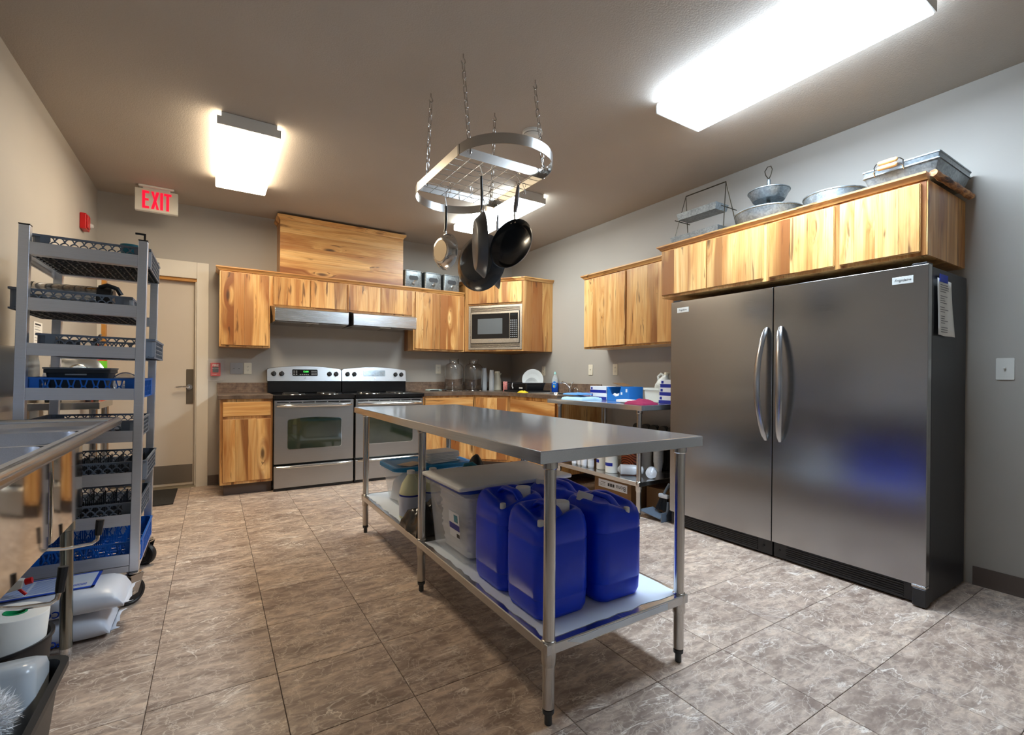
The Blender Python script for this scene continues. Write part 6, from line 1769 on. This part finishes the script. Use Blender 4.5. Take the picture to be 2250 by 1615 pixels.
part('top', G().rings([[(x, y, zq) for x, y in ((XL + .02, 3.73), (-.575, 3.73), (-.575, 4.17), (XL + .02, 4.17))] for zq in (.930, .972)]), m_prep, t, bev=.003)
for x in (XL + .05, -.61):
    for y in (3.77, 4.13):
        part('leg', G().lathe([(.020, .0005), (.020, .9298)], (x, y, 0), 16), m_wplast if x < -.7 else m_ssz, t)
t = thing('meat_slicer', 'stainless meat slicer with a round blade guard on the narrow stand', 'slicer', (-.74, 3.97, .973))
sx, sy, sz = -.735, 3.98, .973
part('base', rbox(sx - .12, sx + .12, sy - .17, sy + .12, sz + .015, sz + .055, .03, 0, .01), m_prep, t)
for a in (-.09, .09):
    for b in (-.14, .09):
        part('foot', G().cyl((sx + a, sy + b, sz), (sx + a, sy + b, sz + .0148), .014, n=12), m_rubber, t)
part('motor_housing', rbox(sx - .11, sx - .02, sy - .05, sy + .10, sz + .0555, sz + .24, .03, .0, .02), m_prep, t)
Mb = Matrix.Translation((sx + .02, sy - .02, sz + .165)) @ Matrix.Rotation(pi / 2 - .25, 4, 'X') @ Matrix.Rotation(.5, 4, 'Y')
part('blade_guard', G().lathe([(.125, 0), (.135, .004), (.135, .014), (.125, .018), (.06, .022), (.05, .034), (0, .036)], (0, 0, 0), 40).xf(Mb), steel('guard_steel', (.42, .40, .36), .2, 'n'), t, smooth=40)
part('dial', G().lathe([(.040, 0), (.044, .004), (.044, .02), (.030, .026), (.0, .027)], (0, 0, 0), 28).xf(Matrix.Translation((sx - .06, sy - .17, sz + .150)) @ Matrix.Rotation(pi / 2, 4, 'X')), m_chrome, t)
part('dial_post', G().cyl((sx - .06, sy - .17, sz + .150), (sx - .06, sy - .05, sz + .150), .012), m_prep, t)
part('carriage', G().box(sx + .05, sx + .155, sy - .16, sy + .02, sz + .09, sz + .10).box(sx + .145, sx + .155, sy - .16, sy + .02, sz + .10, sz + .20), m_prep, t, bev=.003)

# ================================================================== floor mat at the door
k_ = N('charcoal_mat'); nn = k_.noise(k_.coords(), 420.0, 2)
k_.link(k_.ramp(nn, [(0.35, (.010, .009, .008)), (0.7, (.045, .040, .034))]), k_.b.inputs['Base Color']); k_.set(Roughness=.95); k_.bump(nn, .8, .004)
single('door_mat', G().prism(rrect(-.86, -.292, 5.095, 5.755, .01, 2), 'z', .0005, .009), k_.m, 'charcoal mat on the floor in front of the door', 'mat', (-.58, 5.42, .0005))

# ================================================================== under the scullery sink
m_sack = plain('white_sack_plastic', srgb(214, 220, 232), .32, var=.03)
m_sackb = plain('sack_blue_print', srgb(24, 72, 190), .4)
m_sacklb = plain('sack_panel_print', srgb(206, 216, 234), .4)
m_sackfp = plain('sack_fine_print', srgb(120, 146, 206), .4)
def sack(x0, x1, y0, y1, z0, h, seed, label):
    """pillow bag: seams pinched at both ends"""
    t = thing('concrete_sack', label, 'sack', ((x0 + x1) / 2, (y0 + y1) / 2, z0))
    rs = []; nu = 26; nv = 24
    for i in range(nu + 1):
        s = i / nu; x = x0 + (x1 - x0) * s
        e = min(s, 1 - s) / .16; e = min(1, max(0, e)); f = sqrt(1 - (1 - e) ** 2)
        hz = .006 + (h / 2 - .006) * f; hy = (y1 - y0) / 2 * (.93 + .07 * f)
        ring = []
        for k in range(nv):
            a = 2 * pi * k / nv
            ca, sa = cos(a), sin(a)
            yy = (abs(ca) ** .55) * (1 if ca > 0 else -1) * hy; zz = (abs(sa) ** .75) * (1 if sa > 0 else -1) * hz
            wv = .006 * mnoise.noise((x * 9 + seed, a * 1.3, seed)) * (1 if sa > -.3 else 0) * f + (1 - f) * .006 * sin(a * 5 + seed)
            ring.append((x, (y0 + y1) / 2 + yy, max(z0 + .0006, z0 + (h / 2) * (.45 + .55 * f) + zz + wv)))
        rs.append(ring)
    return t, part('bag', G().rings(rs), m_sack, t, smooth=70)
def seam(t, x, y0, y1, z, sd):
    g = G(); n = 16; vs = []
    for k in range(n + 1):
        y = y0 + (y1 - y0) * k / n; wz = .003 * sin(k * 1.1 + sd) + .008 * sin(k * .37 + sd)
        vs += [(x - .004, y, z), (x + .018 + .002 * sin(k * .8 + sd) + (.016 if k in (0, n) else 0), y, z + wz)]
    g.add(vs, [(2 * k, 2 * k + 2, 2 * k + 3, 2 * k + 1) for k in range(n)])
    part('seam_flap', g, m_sack, t, solid=.0012, smooth=60)
def sheet_on(rows, cols, fn, mat, name, parent):
    g = G().add([fn(i / cols, j / rows) for j in range(rows + 1) for i in range(cols + 1)], [(j * (cols + 1) + i, j * (cols + 1) + i + 1, (j + 1) * (cols + 1) + i + 1, (j + 1) * (cols + 1) + i) for j in range(rows) for i in range(cols)])
    return part(name, g, mat, parent, smooth=60)
t, b = sack(-.875, -.372, 2.655, 2.905, .0006, .112, 2.0, 'lower white concrete sack with blue print under the sink')
seam(t, -.375, 2.675, 2.885, .026, 1.0)
part('lettering', text_g('FORMULA', .034, .0006, bold=.0008).xf(frame((-.60, 2.652, .030), (-1, 0, 0), (0, 0, -1))), m_sackb, b)
part('lettering', text_g('FF', .050, .0006, shear=.3, bold=.0008).xf(frame((-.69, 2.652, .075), (-1, 0, 0), (0, 0, -1))), m_sackb, b)
t, b = sack(-.860, -.325, 2.640, 2.905, .1165, .105, 5.0, 'upper white concrete sack with a blue framed text panel under the sink')
seam(t, -.328, 2.662, 2.885, .141, 2.4)
ztop = .2245
fr = G()
px0, px1, py0, py1 = -.80, -.430, 2.700, 2.900
fr.box(px0, px1, py0, py0 + .016, ztop, ztop + .0012).box(px0, px1, py1 - .010, py1, ztop, ztop + .0012).box(px1 - .012, px1, py0, py1, ztop, ztop + .0012).box(px0, px0 + .012, py0, py1, ztop, ztop + .0012)
part('blue_frame', fr, m_sackb, b)
part('panel', G().box(px0 + .012, px1 - .012, py0 + .016, py1 - .010, ztop, ztop + .0008), m_sacklb, b)
g = G()
for k in range(12):
    for (a0, a1) in ((-.785, -.66), (-.65, -.53)):
        g.box(a0, a1, 2.732 + k * .0125, 2.738 + k * .0125, ztop + .0009, ztop + .0012)
part('fine_print', g, m_sackfp, b)
part('barcode_patch', G().box(-.515, -.455, 2.73, 2.79, ztop + .0009, ztop + .0013), m_sack, b)
g = G()
for k in range(9): g.box(-.507 + k * .005, -.504 + k * .005, 2.74, 2.765, ztop + .0014, ztop + .0016)
part('barcode', g, m_sackb, b)
part('lettering', text_g('CONCRETE', .036, .0006, bold=.0008).xf(frame((-.62, 2.6365, .158), (-1, 0, 0), (0, -.15, -1))), m_sackb, b)
t = thing('spray_bottle', 'white spray bottle with red trigger lying on the upper sack', 'spray bottle', (-.75, 2.72, .228))
Ms = Matrix.Translation((-.755, 2.715, .2680)) @ Matrix.Rotation(pi / 2, 4, 'Y')
part('bottle', G().lathe([(.034, -.16), (.038, -.155), (.038, -.03), (.030, -.005), (.016, .012)], (0, 0, 0), 22).xf(Ms), m_wplast, t)
part('label', G().lathe([(.0386, -.14), (.0390, -.138), (.0390, -.04), (.0386, -.038)], (0, 0, 0), 22, cap0=False, cap1=False).xf(Ms), m_sackb, t)
part('collar', G().lathe([(.018, .0122), (.019, .014), (.019, .032), (.017, .034)], (0, 0, 0), 18).xf(Ms), m_red, t)
part('head', G().prism([(-.724, .252), (-.655, .266), (-.648, .300), (-.69, .308), (-.724, .294)], 'y', 2.700, 2.730), m_wplast, t, bev=.004)
part('nozzle', G().cyl((-.647, 2.715, .288), (-.626, 2.715, .291), .013, n=12), m_red, t)
part('trigger', G().tube([(-.668, 2.715, .266), (-.656, 2.715, .250), (-.645, 2.715, .236)], .006, 8), m_red, t)
t = thing('waste_bin', 'round black bin under the sink with a paper roll in it', 'bin', (-.60, 2.235, .0005))
part('bin', G().lathe([(.105, 0), (.108, .004), (.134, .245), (.140, .247), (.140, .256), (.130, .254), (.104, .008), (0, .007)], (0, 0, 0), 36), m_blackp, t, world=False, smooth=40)
t = thing('paper_towel_roll', 'white paper roll with a green core standing in the black bin', 'paper roll', (-.59, 2.235, .008), rot=(0, .10, 0))
part('roll', G().lathe([(.082, .002), (.085, .006), (.085, .335), (.083, .338), (.030, .338), (.030, .30)], (0, 0, 0), 36, cap1=False), m_paper, t, world=False)
part('core', G().lathe([(.030, .30), (.030, .3395), (.024, .3395), (.024, .30)], (0, 0, 0), 24, cap0=False, cap1=False), plain('green_core', srgb(20, 150, 90), .5), t, world=False)
t = thing('black_tub', 'large black rectangular tub on the floor under the sink', 'tub', (-.64, 1.74, .0005))
part('tub', tub(-.890, -.392, 1.40, 2.035, .0006, .250, .045, .030, .004, .014), m_blackp, t)
m_milk = clearp('milky_clear_bin', .72, (.62, .68, .74), .22)
t = thing('clear_bin', 'upturned milky plastic bin leaning in the black tub', 'bin', (-.62, 1.86, .05))
Mt = Matrix.Translation((-.592, 1.900, .128)) @ Matrix.Rotation(-.30, 4, 'X')
part('bin', G().rings([[(x, y, zq) for x, y in rrect(-.20 + o, .175 - o, -.10 + o, .10 - o, .035, 5)] for o, zq in ((0, .0), (.006, .150), (.012, .170), (.03, .178))], False, True).xf(Mt), m_milk, t, smooth=50)
t = thing('duster_head', 'fluffy white duster head in the black tub', 'duster', (-.545, 1.68, .186))
random.seed(31)
core_c = Vector((-.530, 1.690, .272))
part('core', G().lathe([(.0, -.075), (.05, -.066), (.084, -.02), (.086, .02), (.056, .058), (0, .068)], core_c, 16), m_linen, t)
g = G()
for i in range(2600):
    th = random.uniform(0, 2 * pi); ph = math.acos(random.uniform(-.55, 1))
    d = Vector((sin(ph) * cos(th) * 1.05, sin(ph) * sin(th) * 1.15, cos(ph) * .8))
    p = core_c + Vector((d.x * .082, d.y * .086, d.z * .066)); L_ = random.uniform(.020, .046)
    e = p + (d + Vector((random.uniform(-.9, .9), random.uniform(-.9, .9), random.uniform(-.9, .6)))).normalized() * L_
    w_ = (e - p).cross(Vector((random.random(), random.random(), random.random()))).normalized() * .0016
    k = len(g.v); m_ = (p + e) / 2 + d * .006
    g.add([p - w_, p + w_, m_ + w_, m_ - w_, e], [(0, 1, 2, 3), (3, 2, 4)])
part('fibres', g, plain('white_fibre', srgb(232, 234, 238), .9), t, kind='stuff', smooth=0)
single('scrub_brush', rbox(-.012, .012, -.014, .014, 0, .26, .008, 0, .004).xf(Matrix.Translation((-.66, 1.80, .06)) @ Matrix.Rotation(.1, 4, 'X')), m_blackp, 'black scrub brush handle standing up in the black tub', 'brush', (-.66, 1.80, .06))

# ================================================================== sets of look-alikes
_sets = {'upper_cabinet': 'hickory wall cabinets', 'over_fridge_cabinet': 'deep cabinets above the refrigerators', 'base_cabinet': 'hickory base cabinets', 'worktop': 'brown laminate worktops',
         'crown_molding': 'crown moldings on the cabinets', 'range_hood': 'range hoods', 'range': 'electric ranges', 'refrigerator': 'upright refrigerators', 'work_table': 'stainless work tables',
         'dish_rack': 'dish racks on the cart', 'ceiling_light': 'ceiling lights', 'frying_pan': 'frying pans on the pot rack', 'wall_outlet': 'wall outlets', 'light_switch': 'light switches',
         'canister': 'galvanised canisters on the cabinets', 'jerrycan': 'blue jerrycans on the table shelf', 'storage_tub': 'clear storage tubs', 'bleach_jug': 'bleach jugs', 'glass_jar': 'glass jars on the worktop',
         'cup_stack': 'stacks of cups', 'plate': 'plates in the drainer', 'towel': 'blue towels', 'glove_box': 'glove cartons', 'pill_bottle': 'small white bottles', 'wipes_canister': 'blue-striped canisters',
         'cup_sleeve': 'wrapped cup sleeves', 'tier_stand': 'tier stands above the refrigerators', 'drinking_cup': 'cups in the top rack', 'concrete_sack': 'concrete sacks under the sink'}
for _o in list(COL.objects):
    if _o.parent is None and 'category' in _o.keys() and 'group' not in _o.keys():
        _b = _o.name.split('.')[0]
        if _b in _sets: _o['group'] = _sets[_b]
